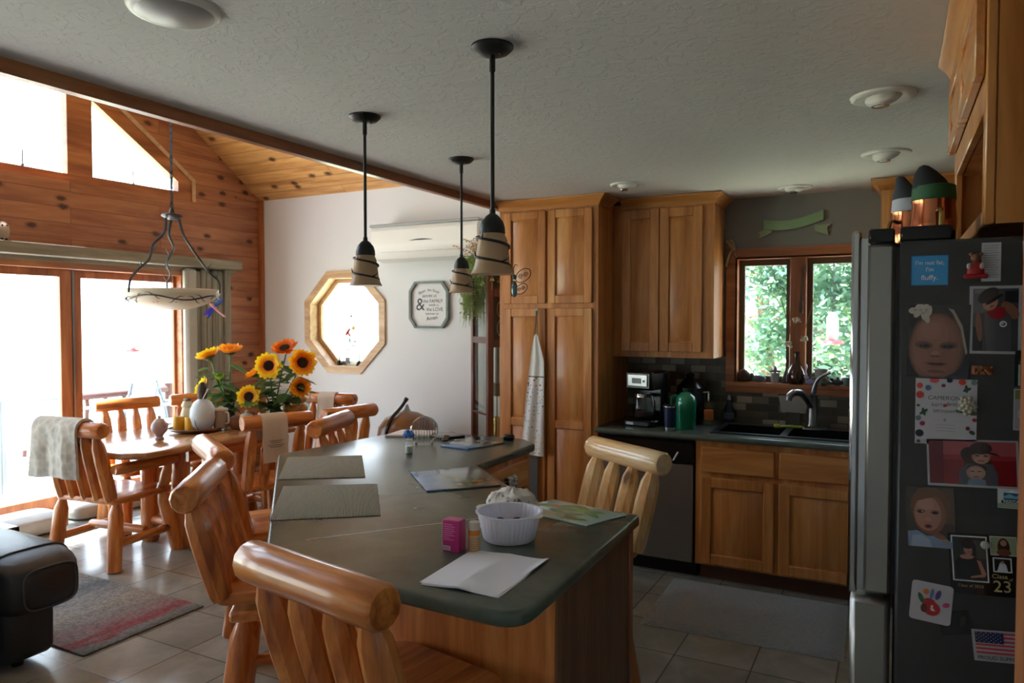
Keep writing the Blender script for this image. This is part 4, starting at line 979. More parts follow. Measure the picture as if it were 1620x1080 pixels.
part(sg, 'panel', MB().prism([(u, v) for u, v in in_], 0, .006, T=Matrix.Translation((0, .012, 0)) @ Matrix.Rotation(radians(90), 4, 'X')), 'white')
tx = MB(); Tt = lambda x, z, rot=0: Matrix.Translation((x, .0045, z)) @ Matrix.Rotation(radians(90), 4, 'X') @ Matrix.Rotation(radians(rot), 4, 'Z')
for s_, z, x, sz, ro in (('Bless', .125, -.085, .042, 24), ('the', .142, 0, .036, 0), ('food', .128, .075, .04, -18), ('BEFORE US', .083, 0, .034, 0), ('the FAMILY', .035, .04, .047, 0), ('beside us', -.002, .05, .03, 0), ('&', 0.0, -.105, .17, 0), ('the LOVE', -.045, .06, .048, 0), ('between us', -.085, .03, .032, 0), ('Amen', -.128, .03, .055, 8)): tx.text(s_, sz, Tt(x, z, ro))
part(sg, 'lettering', tx, plain('sign_ink', '#3c4046', .7))
# suncatcher + candles in the octagon
sc_ = thing('suncatcher', 'thin black framed glass suncatcher with coloured pieces hanging in the octagonal window', 'ornament', (-5.0, YB+.085, 1.30))
part(sc_, 'frame', MB().tube([(-.165, 0, .20), (-.15, 0, .36), (.17, 0, .36), (.165, 0, .12), (.12, 0, -.19)], .004, 6).sph((0, 0, .352), .012, 8), 'black')
part(sc_, 'glass', MB().bx(-.11, .11, -.002, .002, -.17, .30), 'clear')
gp = MB()
for (x, z, w_, h_, a, cc) in ((-.045, .19, .016, .045, 40, '#c9533f'), (-.03, .165, .012, .03, -40, '#c9533f'), (.03, .23, .02, .02, 20, '#d9c24a'), (-.02, .10, .012, .025, 0, '#4fa08a'), (.05, .09, .012, .012, 0, '#6a7c6a'), (-.05, -.11, .03, .035, 0, '#6f7480'), (-.04, 0, .010, .010, 0, '#7a8a80'), (.02, .05, .02, .008, 0, '#8a9a96')):
    gp.col(cc).bx(-w_, w_, -.004, -.002, -h_, h_, T=TM((x, 0, z), 0, 0, a))
part(sc_, 'coloured_glass', gp, 'paint')
for x, lb in ((-5.135, 'black candle holder with a thin grey-green taper, left in the octagonal window'), (-4.875, 'black candle holder with a thin dark taper, right in the octagonal window')):
    t = thing('candle_holder', lb, 'candle holder', (x, YB+.055, 1.142), 0, 'candle holders in the octagonal window')
    part(t, 'holder', MB().lathe([(0, 0), (.034, 0), (.03, .02), (.022, .034), (.014, .05), (0, .05)], n=14), 'blackpl')
    part(t, 'taper_candle', MB().cyl((0, 0, .045), (0, 0, .25), .0075, .005), plain('taper', '#7d9186' if x < -5 else '#56615f', .5))

# grandfather clock behind the pantry end
gc = thing('grandfather_clock', 'dark red-brown glass-sided grandfather clock beside the pantry', 'clock', (-2.82, 5.23, 0), 53)
W_, D_ = .44, .36
bb = MB()
for x in (-W_/2, W_/2-.05):
    for y in (-D_/2, D_/2-.045): part(gc, 'post', MB().bx(x, x+.05, y, y+.045, .0, 2.05, .005), 'redwood')
part(gc, 'plinth', MB().bx(-W_/2-.02, W_/2+.02, -D_/2-.02, D_/2+.02, 0, .40, .01), 'redwood')
part(gc, 'back_glass', MB().bx(-W_/2+.05, W_/2-.05, D_/2-.02, D_/2-.017, .4, 2.05), 'clear')
part(gc, 'side_rail', MB().bx(-W_/2+.002, -W_/2+.03, -D_/2+.045, D_/2-.045, 1.43, 1.48).bx(-W_/2+.002, -W_/2+.03, -D_/2+.045, D_/2-.045, .86, .875), 'redwood')
part(gc, 'door_rail', MB().bx(-W_/2+.05, W_/2-.05, -D_/2, -D_/2+.03, 1.40, 1.46).bx(-W_/2+.05, W_/2-.05, -D_/2, -D_/2+.03, 1.80, 1.86), 'redwood')
part(gc, 'hood', MB().bx(-W_/2-.03, W_/2+.03, -D_/2-.03, D_/2+.02, 1.98, 2.08, .02).add([], []), 'redwood')
bn = [(W_/2*.95*cos(a), .20*sin(a)) for a in [pi*k/14 for k in range(15)]]
part(gc, 'bonnet', MB().prism(bn, -.13, .13, T=Matrix.Translation((0, 0, 2.08)) @ Matrix.Rotation(radians(90), 4, 'X')), plain('bonnet', '#8d8474', .6, var=.2))
part(gc, 'face_panel', MB().bx(-W_/2+.05, W_/2-.05, -D_/2+.03, -D_/2+.04, 1.46, 1.80).bx(-W_/2+.05, W_/2-.05, -D_/2+.03, -D_/2+.04, 1.86, 1.98), plain('face', '#1d1511', .3))
lt = MB()
for k in range(4):
    for j in range(2): lt.tube([(-.10+.065*k+.03*cos(a), -D_/2+.028, 1.55+.15*j+.06*sin(a)) for a in [2*pi*i/16 for i in range(16)]], .004, 5, closed=True)
for s_ in (-.11, .0, .10): lt.tube([(s_+.022*cos(a*.7)*(1-a/9), -D_/2+.028, 1.92+.03*sin(a*.9)*(1-a/9)) for a in [k*.5 for k in range(14)]], .003, 5)
part(gc, 'etched_lattice', lt, plain('etched', '#8b8378', .4))
part(gc, 'side_glass', MB().bx(-W_/2+.012, -W_/2+.015, -D_/2+.045, D_/2-.045, .4, 1.98), 'clear')
part(gc, 'door_glass', MB().bx(-W_/2+.05, W_/2-.05, -D_/2+.012, -D_/2+.015, .4, 1.40), 'clear')
part(gc, 'movement', MB().bx(-.10, .14, -.06, .08, 1.0, 1.10).cyl((-.06, 0, 1.0), (-.06, 0, 1.4), .018).cyl((.03, .02, 1.1), (.03, .02, 1.4), .01), plain('bronze_works', '#4c4a3c', .4, .4))
for x in (-.09, .03): part(gc, 'weight', MB().lathe([(0, .56), (.035, .56), (.038, .58), (.038, .80), (.03, .83), (.006, .84), (.004, 1.0), (0, 1.0)], c=(x, -.06, 0), n=16), 'brass')
def fronds(n, L, droop, seed, up=.3, col=(.20, .30, .10), rad=.12, w=.012):
    q = random.Random(seed); b = MB()
    for i in range(n):
        a = q.uniform(0, 2*pi); d = Vector((cos(a), sin(a), 0)); l = L*q.uniform(.6, 1.1); p = Vector((q.uniform(-rad, rad), q.uniform(-rad, rad), q.uniform(-.02, .05))); g = q.uniform(.6, 1.4)
        b.col((col[0]*g*q.uniform(.8, 1.3), col[1]*g, col[2]*g, 1)); pts = []
        for k in range(8):
            t = k/7; pts.append(p+d*(l*.55*t)+Vector((0, 0, up*l*t*1.6-droop*l*t*t*1.7)))
        sd = d.cross(Vector((0, 0, 1)))
        for k in range(1, 7):
            for s in (-1, 1):
                e = pts[k]+sd*s*l*.16*(1-abs(k-3)/5)+d*.02+Vector((0, 0, -.012))
                m = (pts[k]+e)/2+Vector((0, 0, .008)); o = (pts[k+1]-pts[k]).normalized()*w
                b.add([pts[k], m-o, e, m+o], [(0, 1, 2, 3)])
        b.tube(pts, .0018, 4)
    return b
fn = thing('trailing_fern', 'trailing green fern with dry tan sprays on top of the grandfather clock', 'plant', (-2.93, 5.15, 2.08))
part(fn, 'basket', MB().lathe([(0, 0), (.07, 0), (.09, .10), (.085, .10), (0, .08)], n=18), plain('wicker', '#6c4a2c', .8))
part(fn, 'fronds', fronds(120, .36, .75, 3, col=(.27, .38, .13)), 'leaf', flatshade=True)
vb = fronds(110, .30, 1.0, 8, 0, (.32, .42, .15), .07)
vb.v = [(x*.5-.08, y*.45-.10, z*.62-.04) for x, y, z in vb.v]; lo = MB()
for k in range(3): lo.v += [(x, y, z-.075*k) for x, y, z in vb.v]; lo.f += [[i+k*len(vb.v) for i in f_] for f_ in vb.f]; lo.c += vb.c
part(fn, 'trailing_stems', lo, 'leaf', flatshade=True)
part(fn, 'dry_sprays', fronds(60, .36, .25, 5, .55, (.42, .30, .14), .1, .006), 'leaf', flatshade=True)
ow = thing('owl_figurine', 'small white owl figurine on the grey header over the sliding door', 'figurine', (-6.12, 3.165, 2.23))
part(ow, 'body', MB().lathe([(0, .008), (.03, .006), (.048, .04), (.052, .08), (.044, .12), (.025, .145), (0, .15)], n=18), plain('owl', '#a39488', .6, var=.15))
part(ow, 'foot', MB().sph((.03, -.015, .008), .012, 8).sph((.03, .015, .008), .012, 8), 'blackpl')
part(ow, 'eye', MB().sph((.04, -.016, .115), .008, 8).sph((.04, .016, .115), .008, 8), 'blackpl')

# ------------------------------------------------------------------ island top things
def quadthing(name, pts, z, h, mat, label, cat, group=None, b=.002, **k):
    """flat board from four room points a, b, c, d: local x runs a->b, local y runs a->d"""
    c = sum((Vector(p) for p in pts), Vector((0, 0)))/4; u = Vector(pts[1])-Vector(pts[0])
    a = atan2(u.y, u.x); r = Matrix.Rotation(-a, 2); mb = MB().prism([tuple(r @ (Vector(p)-c)) for p in pts], 0, h, b)
    return solo(name, mb, mat, label, cat, group, loc=(c.x, c.y, z), rz=degrees(a), **k)
quadthing('placemat', [(-2.729, 2.735), (-2.426, 2.953), (-2.082, 2.555), (-2.391, 2.335)], IT, .004, 'mat', 'grey ribbed placemat farther from the camera on the island', 'placemat', 'placemats on the island')
quadthing('placemat', [(-2.27, 2.248), (-1.948, 2.47), (-1.623, 2.075), (-1.927, 1.842)], IT, .004, 'mat', 'grey ribbed placemat nearer the camera on the island', 'placemat', 'placemats on the island')
quadthing('glass_board', [(-1.949, 2.715), (-1.677, 2.446), (-1.462, 2.686), (-1.752, 2.963)], IT, .008, 'board', 'glass cutting board with a colourful picture, in the middle of the island', 'cutting board', 'picture glass boards on the island')
quadthing('glass_board', [(-2.222, 3.377), (-2.027, 3.347), (-1.95, 3.636), (-2.219, 3.70)], IT, .008, 'board', 'dark glass cutting board with a picture at the far end, under the keys', 'cutting board', 'picture glass boards on the island')
lb = thing('leaf_board', 'pale aqua glass board with painted green leaves beside the white bowl', 'cutting board', (-1.045, 2.44, IT), -12)
part(lb, 'glass', MB().prism([(-.175, -.115), (.155, -.115), (.19, .09), (-.145, .10)], 0, .006, .002), plain('aqua_glass', '#b9d6cc', .12, coat=.5))
lv = MB()
for k_l, (x, y, l, a, cc) in enumerate(((-.11, .015, .05, 20, '#9aa878'), (-.055, .02, .045, -10, '#a39a70'), (-.02, .055, .05, 30, '#6fa57f'), (.03, .05, .05, -25, '#5c9a70'), (.0, .01, .055, 5, '#68a878'), (.075, .03, .055, 15, '#76b068'), (.10, .0, .05, -30, '#62a06e'), (-.02, -.035, .05, -15, '#6fa090'), (.04, -.03, .05, 30, '#6fa58f'), (.08, -.075, .05, 0, '#4f8a60'), (.02, -.08, .04, -40, '#7fb0a0'))):
    lv.col(cc); ca, sa = cos(radians(a)), sin(radians(a)); o = []
    for k in range(14):
        t = 2*pi*k/14; p_, q_ = l*cos(t), l*.36*sin(t)*(1-.3*cos(t)); o.append((x+p_*ca-q_*sa, y+p_*sa+q_*ca, .0063+.00012*k_l))
    lv.add(o, [list(range(14))])
part(lb, 'painted_leaf', lv, 'gloss', 'painted green leaves', kind='stuff')
bx = thing('medicine_box', 'small bright pink medicine box next to the pill bottle', 'box', (-1.180, 1.868, IT), 3)
part(bx, 'carton', MB().bx(-.029, .029, -.021, .021, 0, .098, .0015), plain('pink_carton', '#b52a78', .35))
pr_ = MB().col('#d98bb8')
for k, w_ in enumerate((.03, .036, .034, .038, .03, .036, .02, .034)): pr_.bx(-.024, -.024+w_, -.0216, -.0211, .083-.0065*k, .0853-.0065*k)
pr_.bx(-.0294, -.0291, -.014, .012, .07, .085).col('#e8dfe8').bx(-.026, -.002, -.0216, -.0211, .006, .019).col('#3a2a3a')
for k in range(9): pr_.bx(-.0245+.0024*k, -.0245+.0024*k+(.0008 if k % 3 else .0014), -.0219, -.0216, .0075, .0175)
part(bx, 'print', pr_, 'paint')
pb = thing('pill_bottle', 'translucent orange pill bottle with a white cap standing by the pink box', 'bottle', (-1.124, 1.893, IT))
part(pb, 'bottle', MB().lathe([(0, 0), (.0165, 0), (.0175, .004), (.0175, .06), (.014, .066), (0, .066)], n=20), plain('amber', '#c9803a', .25))
part(pb, 'label', MB().lathe([(.0178, .006), (.018, .007), (.018, .05), (.0178, .051)], n=20), plain('pill_label', '#d8b58c', .6))
pl_ = MB()
for k in range(6): pl_.lathe([(.0182, .012+.006*k), (.0184, .0122+.006*k), (.0182, .0136+.006*k)], n=20)
part(pb, 'printed_lines', pl_, plain('label_ink', '#a08468', .7))
part(pb, 'collar', MB().lathe([(.0175, .052), (.0195, .054), (.0195, .064), (.015, .068)], n=20), plain('orange_collar', '#d9882a', .3))
part(pb, 'cap', MB().lathe([(.0165, .064), (.019, .067), (.0185, .086), (.016, .09), (0, .09)], n=20), plain('white_cap', '#cfc6bb', .4))
bw = thing('plastic_bowl', 'white fluted plastic tub with side tabs holding dark red plums', 'bowl', (-1.083, 2.043, IT))
part(bw, 'tub', MB().lathe([(0, .003), (.06, .002), (.078, .004), (.083, .012), (.092, .05), (.101, .088), (.107, .092), (.107, .095), (.099, .094), (.09, .052), (.080, .012), (.07, .008), (0, .008)], n=192, rib=.013, nr=40), translucent('tub', '#f0f0fa', .25, .35))
for s in (-1, 1): part(bw, 'tab', MB().prism([(s*.098, -.035), (s*.118, -.022), (s*.126, 0), (s*.118, .022), (s*.098, .035)], .089, .0935, .001, T=Matrix.Rotation(radians(-8), 4, 'Z')), 'plastic')
for x, y, lbl in ((.001, .055, 'dark red plum at the far side of the white tub'), (-.049, .029, 'dark red plum in the white tub, farthest left'), (.035, .012, 'dark red plum in the white tub, nearest the leaf board')):
    solo('plum', MB().sph((0, 0, .025), .025, 16), plain('plum_%d' % int(x*1000), '#5b1526', .25), lbl, 'fruit', 'dark red plums in the white tub', loc=(-1.083+x, 2.043+y, IT+.009))
hq = random.Random(6)
hb = MB().sph((0, 0, .0), 1, 30)
hb.v = [(x*.098*(1+.06*sin(5*z+3*x)), y*.085*(1+.05*sin(7*x)), max(0, (z*.5+.5))*.092*(1+.10*sin(6*x+2)*cos(5*y))+.004*sin(23*x+9*y)) for x, y, z in hb.v]
ht = NT('patterned_cotton'); v_ = ht.coord(); n_ = ht.noise(v_, 24, 3, 1.5)
ht.bsdf(col=ht.mix(ht.ramp(n_, [(.58, (0, 0, 0)), (.68, (1, 1, 1))]), lin('#e2dfd8'), lin('#6b6a66')), rough=.95, nrm=ht.bump(ht.noise(v_, 40, 3), .5, .01))
solo('cloth_bag', hb, ht.m, 'lumpy white cloth bag with a grey pattern behind the white tub', 'bag', loc=(-1.215, 2.315, IT), sharp=180)
ppr = thing('paper_sheets', 'folded white paper sheets lying at the front corner of the island', 'paper', (-1.0, 1.745, IT))
def sheet(dx, dy, dz, rz):
    a, b_2, c_, d_2 = [Vector(p)-Vector((-1.0, 1.745)) for p in ((-1.115, 1.59), (-1.131, 1.893), (-.882, 1.915), (-.884, 1.596))]
    def f(u, v, o=0):
        p = (a*(1-u)+d_2*u)*(1-v)+(b_2*(1-u)+c_*u)*v; p = Matrix.Rotation(radians(rz), 2) @ p
        h = .007*max(0, 1-abs(u-.5)*2.4)**1.4+.006*(u > .9)*(u-.9)*10*(v > .6)+.004*sin(v*5)*(1-abs(u-.5)*2)
        return (p.x+dx, p.y+dy, .0008+dz+max(0, h)+o)
    b = MB().grid(lambda u, v: f(u, v), 24, 8).grid(lambda u, v: f(u, v, .0006), 24, 8); return b
part(ppr, 'top_sheet', sheet(0, 0, .002, 0), 'paper', sharp=14); part(ppr, 'lower_sheet', sheet(.004, -.004, 0, 1.5), 'paper', sharp=14)
rk = thing('napkin_holder', 'round wire napkin holder standing on the island behind the salt bottle', 'napkin holder', (-2.35, 3.405, IT), 28)
rw = MB(); fr_ = MB()
for y in (-.022, .022):
    fr_.tube(arc((0, y, .078), .075, -55, 235, 30), .003, 6); fr_.tube([(-.05, y, .012), (.05, y, .012)], .003, 6)
    for k in range(-4, 5):
        x = .0155*k; zt_ = .078+sqrt(max(0, .075**2-x*x)); rw.tube([(x, y, .012), (x, y, zt_)], .0016, 5)
for x in (-.045, 0, .045): rw.tube([(x, -.022, .012), (x, .022, .012)], .002, 5)
for x in (-.045, .045):
    for y in (-.022, .022): fr_.cyl((x, y, 0), (x, y, .012), .004, n=8)
part(rk, 'frame', fr_, 'chrome'); part(rk, 'wires', rw, 'chrome')
sk_ = thing('salt_bottle', 'small glass bottle with a fluffy blue top on the island', 'bottle', (-2.253, 3.123, IT))
part(sk_, 'glass', MB().lathe([(0, 0), (.021, 0), (.023, .006), (.022, .05), (.017, .062), (.017, .075), (0, .075)], n=20), 'clear')
part(sk_, 'contents', MB().lathe([(0, .003), (.019, .003), (.0195, .04), (0, .04)], n=18), plain('salt', '#e6e8e2', .8))
fl = MB(); fq = random.Random(3)
for k in range(26):
    a, u_ = fq.uniform(0, 2*pi), fq.uniform(-.6, 1); q_ = sqrt(1-u_*u_); fl.sph((.022*q_*cos(a), .022*q_*sin(a), .10+.017*u_), .011, 8)
part(sk_, 'blue_top', fl, plain('blue_fluff', '#4f82d6', .7), sharp=180)
quadthing('note_pad', [(-2.70, 3.50), (-2.46, 3.62), (-2.52, 3.79), (-2.74, 3.72)], IT, .012, 'paper', 'white note pad lying behind the wire napkin holder', 'note pad')
quadthing('folder', [(-2.45, 3.60), (-2.34, 3.56), (-2.26, 3.70), (-2.40, 3.78)], IT, .014, 'blackpl', 'flat black folder lying right of the wire napkin holder', 'folder')
ky = thing('key_bunch', 'bunch of keys with a black fob lying at the far end of the island', 'keys', (-2.28, 3.52, IT), 20, 'key bunches on the island')
part(ky, 'fob', MB().bx(-.02, .02, -.03, .03, .002, .016, .006, T=TM((0, 0, .012), 0, 25)), 'blackpl'); part(ky, 'ring', MB().tube([(.05+.016*cos(a), .016*sin(a), .004) for a in [2*pi*k/16 for k in range(16)]], .0015, 5, closed=True), 'chrome')
for k, a in enumerate((-40, -5, 35)): part(ky, 'key', MB().bx(0, .055, -.004, .004, 0, .003, T=TM((.06, 0, .004+.003*k), a)).lathe([(0, 0), (.011, 0), (.011, .003), (0, .003)], n=12, T=TM((.06, 0, .004+.003*k), a)), 'chrome')
dup(ky, (-2.13, 3.60, IT+.008), 75, 'bunch of keys with a black fob lying on the far glass board', 'key bunches on the island')
solo('small_case', MB().bx(-.032, .032, -.022, .022, 0, .034, .008), 'blackpl', 'small black case at the tip of the island', 'case', loc=(-1.985, 3.74, IT), rz=10)
twl = drape(-.05, .05, .008, 0, 0, .30, .10, .004, .003, 21)
twl.v = [(y*0.9, x, z) for x, y, z in twl.v]
solo('dish_towel', twl, 'dots', 'speckled grey dish towel hanging on the island drawer handle', 'towel', loc=(-1.763, 3.35, .787), sharp=60)

# ------------------------------------------------------------------ dining table things
TT = .76
def jar(name, loc, prof, mat, label, cat, extra=(), group=None, n=20):
    t = thing(name, label, cat, loc, 0, group); part(t, 'body', MB().lathe(prof, n=n), mat)
    for nm, mb, m in extra: part(t, nm, mb, m)
    return t
jar('candy_pot', (-4.65, 3.42, TT), [(0, 0), (.03, 0), (.032, .012), (.022, .02), (.03, .035), (.052, .06), (.058, .09), (.05, .118), (.04, .128), (0, .13)], plain('lilac_ceramic', '#a7939c', .35, var=.3), 'round lilac ceramic lidded pot on a foot, nearest on the dining table', 'pot', [('lid', MB().lathe([(.042, .128), (.03, .145), (.008, .152), (.012, .163), (.006, .172), (0, .172)], n=18), plain('lid_glaze', '#b9a38e', .4)), ('handle', MB().tube(smooth([(.055, 0, .11), (.085, 0, .125), (.09, 0, .10), (.06, 0, .075)], 5), .005, 7), plain('h_glaze', '#a7939c', .35))])
jar('serving_tray', (-4.76, 3.82, TT), [(0, .012), (.06, .012), (.05, .0), (.09, 0), (.19, .012), (.205, .028), (.20, .03), (.185, .018), (0, .016)], wood('tray_wood', '#4a2c1a', '#6b4428', '#835838', axis='X', rough=.3, coat=.3, knots=0), 'round dark wood serving tray holding candles and jars on the dining table', 'tray', n=36)
zt2 = TT+.017
jar('candle', (-4.76, 3.77, zt2), [(0, 0), (.043, 0), (.044, .004), (.044, .092), (.040, .096), (.012, .088), (0, .088)], plain('yellow_wax', '#d9a52a', .45), 'squat yellow pillar candle at the front of the tray', 'candle', [('wick', MB().cyl((0, 0, .086), (.002, 0, .104), .0015, n=5), 'blackpl')], 'yellow candles on the tray')
jar('candle', (-4.86, 3.74, zt2), [(0, 0), (.040, 0), (.041, .004), (.041, .095), (.037, .099), (.012, .092), (0, .092)], plain('golden_wax', '#cf9c28', .45), 'yellow pillar candle behind the front one, left side of the tray', 'candle', [('wick', MB().cyl((0, 0, .09), (.002, 0, .108), .0015, n=5), 'blackpl')], 'yellow candles on the tray')
jar('honey_pot', (-4.90, 3.85, zt2), [(0, 0), (.04, 0), (.05, .03), (.052, .09), (.042, .13), (.036, .15), (.044, .17), (.03, .20), (0, .21)], plain('cream_glaze', '#c8bd9a', .3), 'cream beehive-shaped pot at the back left of the tray', 'pot', [('leaf_lid', MB().sph((0, 0, .215), .03, 10, (1.2, .8, .35)), plain('dark_lid', '#4b4634', .5))])
dc = thing('egg_canister', 'pale blue-white egg-shaped canister topped with a dark pine cone', 'canister', (-4.70, 3.83, zt2))
part(dc, 'body', MB().lathe([(0, 0), (.05, 0), (.08, .03), (.096, .09), (.09, .155), (.066, .205), (.03, .232), (0, .234)], n=24), plain('white_dimple', '#c3cdd6', .4, bump=.6, bscale=90))
part(dc, 'seam', MB().tube([(.02+.088*.3*0, -.0-.089*sin(t)*1.0, .09+.115*-cos(t)) for t in [pi*k/16 for k in range(3, 15)]], .004, 6), 'steel')
cn = MB(); cn.lathe([(0, .225), (.02, .215), (.035, .25), (.038, .29), (.03, .335), (.012, .36), (0, .362)], n=12)
for i in range(70):
    t_ = i/70; z_ = .225+.13*t_; r_ = .040*sin(pi*(.18+.72*t_)); a = i*2.4; e = Vector((cos(a), sin(a), 0)); p = e*r_+Vector((0, 0, z_)); sd = Vector((-sin(a), cos(a), 0))*.009
    cn.add([p-e*.012-sd, p+e*.008-sd*.5+Vector((0, 0, .008)), p+e*.008+sd*.5+Vector((0, 0, .008)), p-e*.012+sd], [(0, 1, 2, 3)])
part(dc, 'pine_cone', cn, plain('cone', '#4b3a30', .7))
part(dc, 'ribbon', MB().tube(smooth([(0, 0, .215), (.04, -.02, .25), (.075, -.01, .31), (.05, 0, .30)], 5), .005, 6), plain('ribbon', '#b9b2ac', .5))
jar('glass_canister', (-4.62, 3.93, zt2), [(0, 0), (.052, 0), (.054, .01), (.054, .13), (.05, .14), (0, .14)], plain('tea_canister', '#8d7a68', .2, var=.3), 'brown lidded canister with a pale rim on the right of the tray', 'canister', [('lid', MB().lathe([(.056, .138), (.056, .152), (.02, .158), (.01, .17), (0, .172)], n=20), plain('pale_lid', '#c2b4a4', .4)), ('handle', MB().tube(smooth([(.054, 0, .125), (.085, 0, .12), (.085, 0, .05), (.054, 0, .04)], 5), .006, 7), plain('pale_handle', '#c2b4a4', .4))])
jar('wooden_ball', (-4.55, 4.02, TT), [(0, 0), (.03, .0), (.048, .02), (.056, .055), (.046, .092), (.02, .108), (0, .11)], plain('brown_glaze', '#7a4a2c', .4, var=.2), 'round brown wooden pot standing right of the tray', 'pot')
jar('sugar_bowl', (-4.47, 4.05, TT), [(0, 0), (.04, 0), (.055, .03), (.058, .07), (.05, .10), (.045, .105), (0, .106)], plain('ivory', '#c9c2b2', .3), 'ivory lidded sugar bowl before the sunflowers', 'sugar bowl', [('lid', MB().lathe([(.05, .104), (.045, .118), (.012, .13), (.014, .145), (.006, .155), (0, .155)], n=18), plain('ivory_lid', '#d2cbbb', .3)), ('handle', MB().tube(smooth([(.055, 0, .09), (.08, 0, .085), (.075, 0, .04), (.055, 0, .035)], 4), .005, 6).tube(smooth([(-.055, 0, .09), (-.08, 0, .085), (-.075, 0, .04), (-.055, 0, .035)], 4), .005, 6), plain('ivory_h', '#c9c2b2', .3))])
jar('teapot', (-4.30, 4.02, TT), [(0, 0), (.045, 0), (.07, .03), (.075, .065), (.06, .10), (.04, .112), (0, .113)], plain('white_china', '#d5d9d8', .2), 'white china teapot nearest the towel-hung chair', 'teapot', [('lid', MB().lathe([(.042, .11), (.035, .122), (.008, .128), (.011, .142), (0, .15)], n=18), plain('china_lid', '#d5d9d8', .2)), ('spout', MB().tube(smooth([(.06, 0, .05), (.10, 0, .07), (.115, 0, .105)], 5), [.016-.0008*i for i in range(11)], 8), plain('china_spout', '#d5d9d8', .2)), ('handle', MB().tube(smooth([(-.06, 0, .09), (-.11, 0, .09), (-.105, 0, .04), (-.065, 0, .035)], 5), .006, 7), plain('china_h', '#d5d9d8', .2))])
fb = thing('fruit_jar', 'clear footed glass bowl full of lemons at the far end of the dining table', 'bowl', (-4.36, 4.46, TT))
part(fb, 'foot', MB().lathe([(0, 0), (.07, 0), (.06, .01), (.02, .02), (.02, .06), (.06, .075), (0, .08)], n=24), 'clear')
part(fb, 'glass', MB().lathe([(0, .074), (.08, .07), (.115, .085), (.125, .20), (.13, .29), (.126, .29), (.120, .20), (.11, .092), (0, .080)], n=28), 'clear')
k_ = 0
for (x, y, z) in ((-.055, -.035, .05), (.033, -.055, .05), (.055, .033, .05), (-.033, .055, .05), (-.045, -.055, .125), (.045, -.04, .125), (.022, .05, .125), (-.062, .022, .13), (0, -.012, .20), (.062, -.034, .195)):
    lab = ['lemon low at the left of the glass bowl', 'lemon low at the front of the glass bowl', 'lemon low at the right of the glass bowl', 'lemon low at the back of the glass bowl', 'lemon in the middle layer, front left of the glass bowl', 'lemon in the middle layer, front right of the glass bowl', 'lemon in the middle layer, back of the glass bowl', 'lemon in the middle layer, left of the glass bowl', 'topmost lemon heaped in the glass bowl', 'lemon at the rim of the glass bowl, beside the topmost'][k_]; k_ += 1
    T_ = TM((0, 0, 0), 40*k_, 0, 25)
    solo('lemon', MB().lathe([(0, -.052), (.010, -.048), (.032, -.030), (.040, 0), (.032, .030), (.010, .048), (0, .053)], n=16, T=Matrix.Rotation(radians(90), 4, 'Y')), bpy.data.materials.get('lemon') or plain('lemon', '#d99a3a', .4, bump=.2, bscale=120), lab, 'lemon', 'lemons in the glass bowl', loc=(-4.36+x, 4.46+y, TT+z+.075), rz=40*k_)

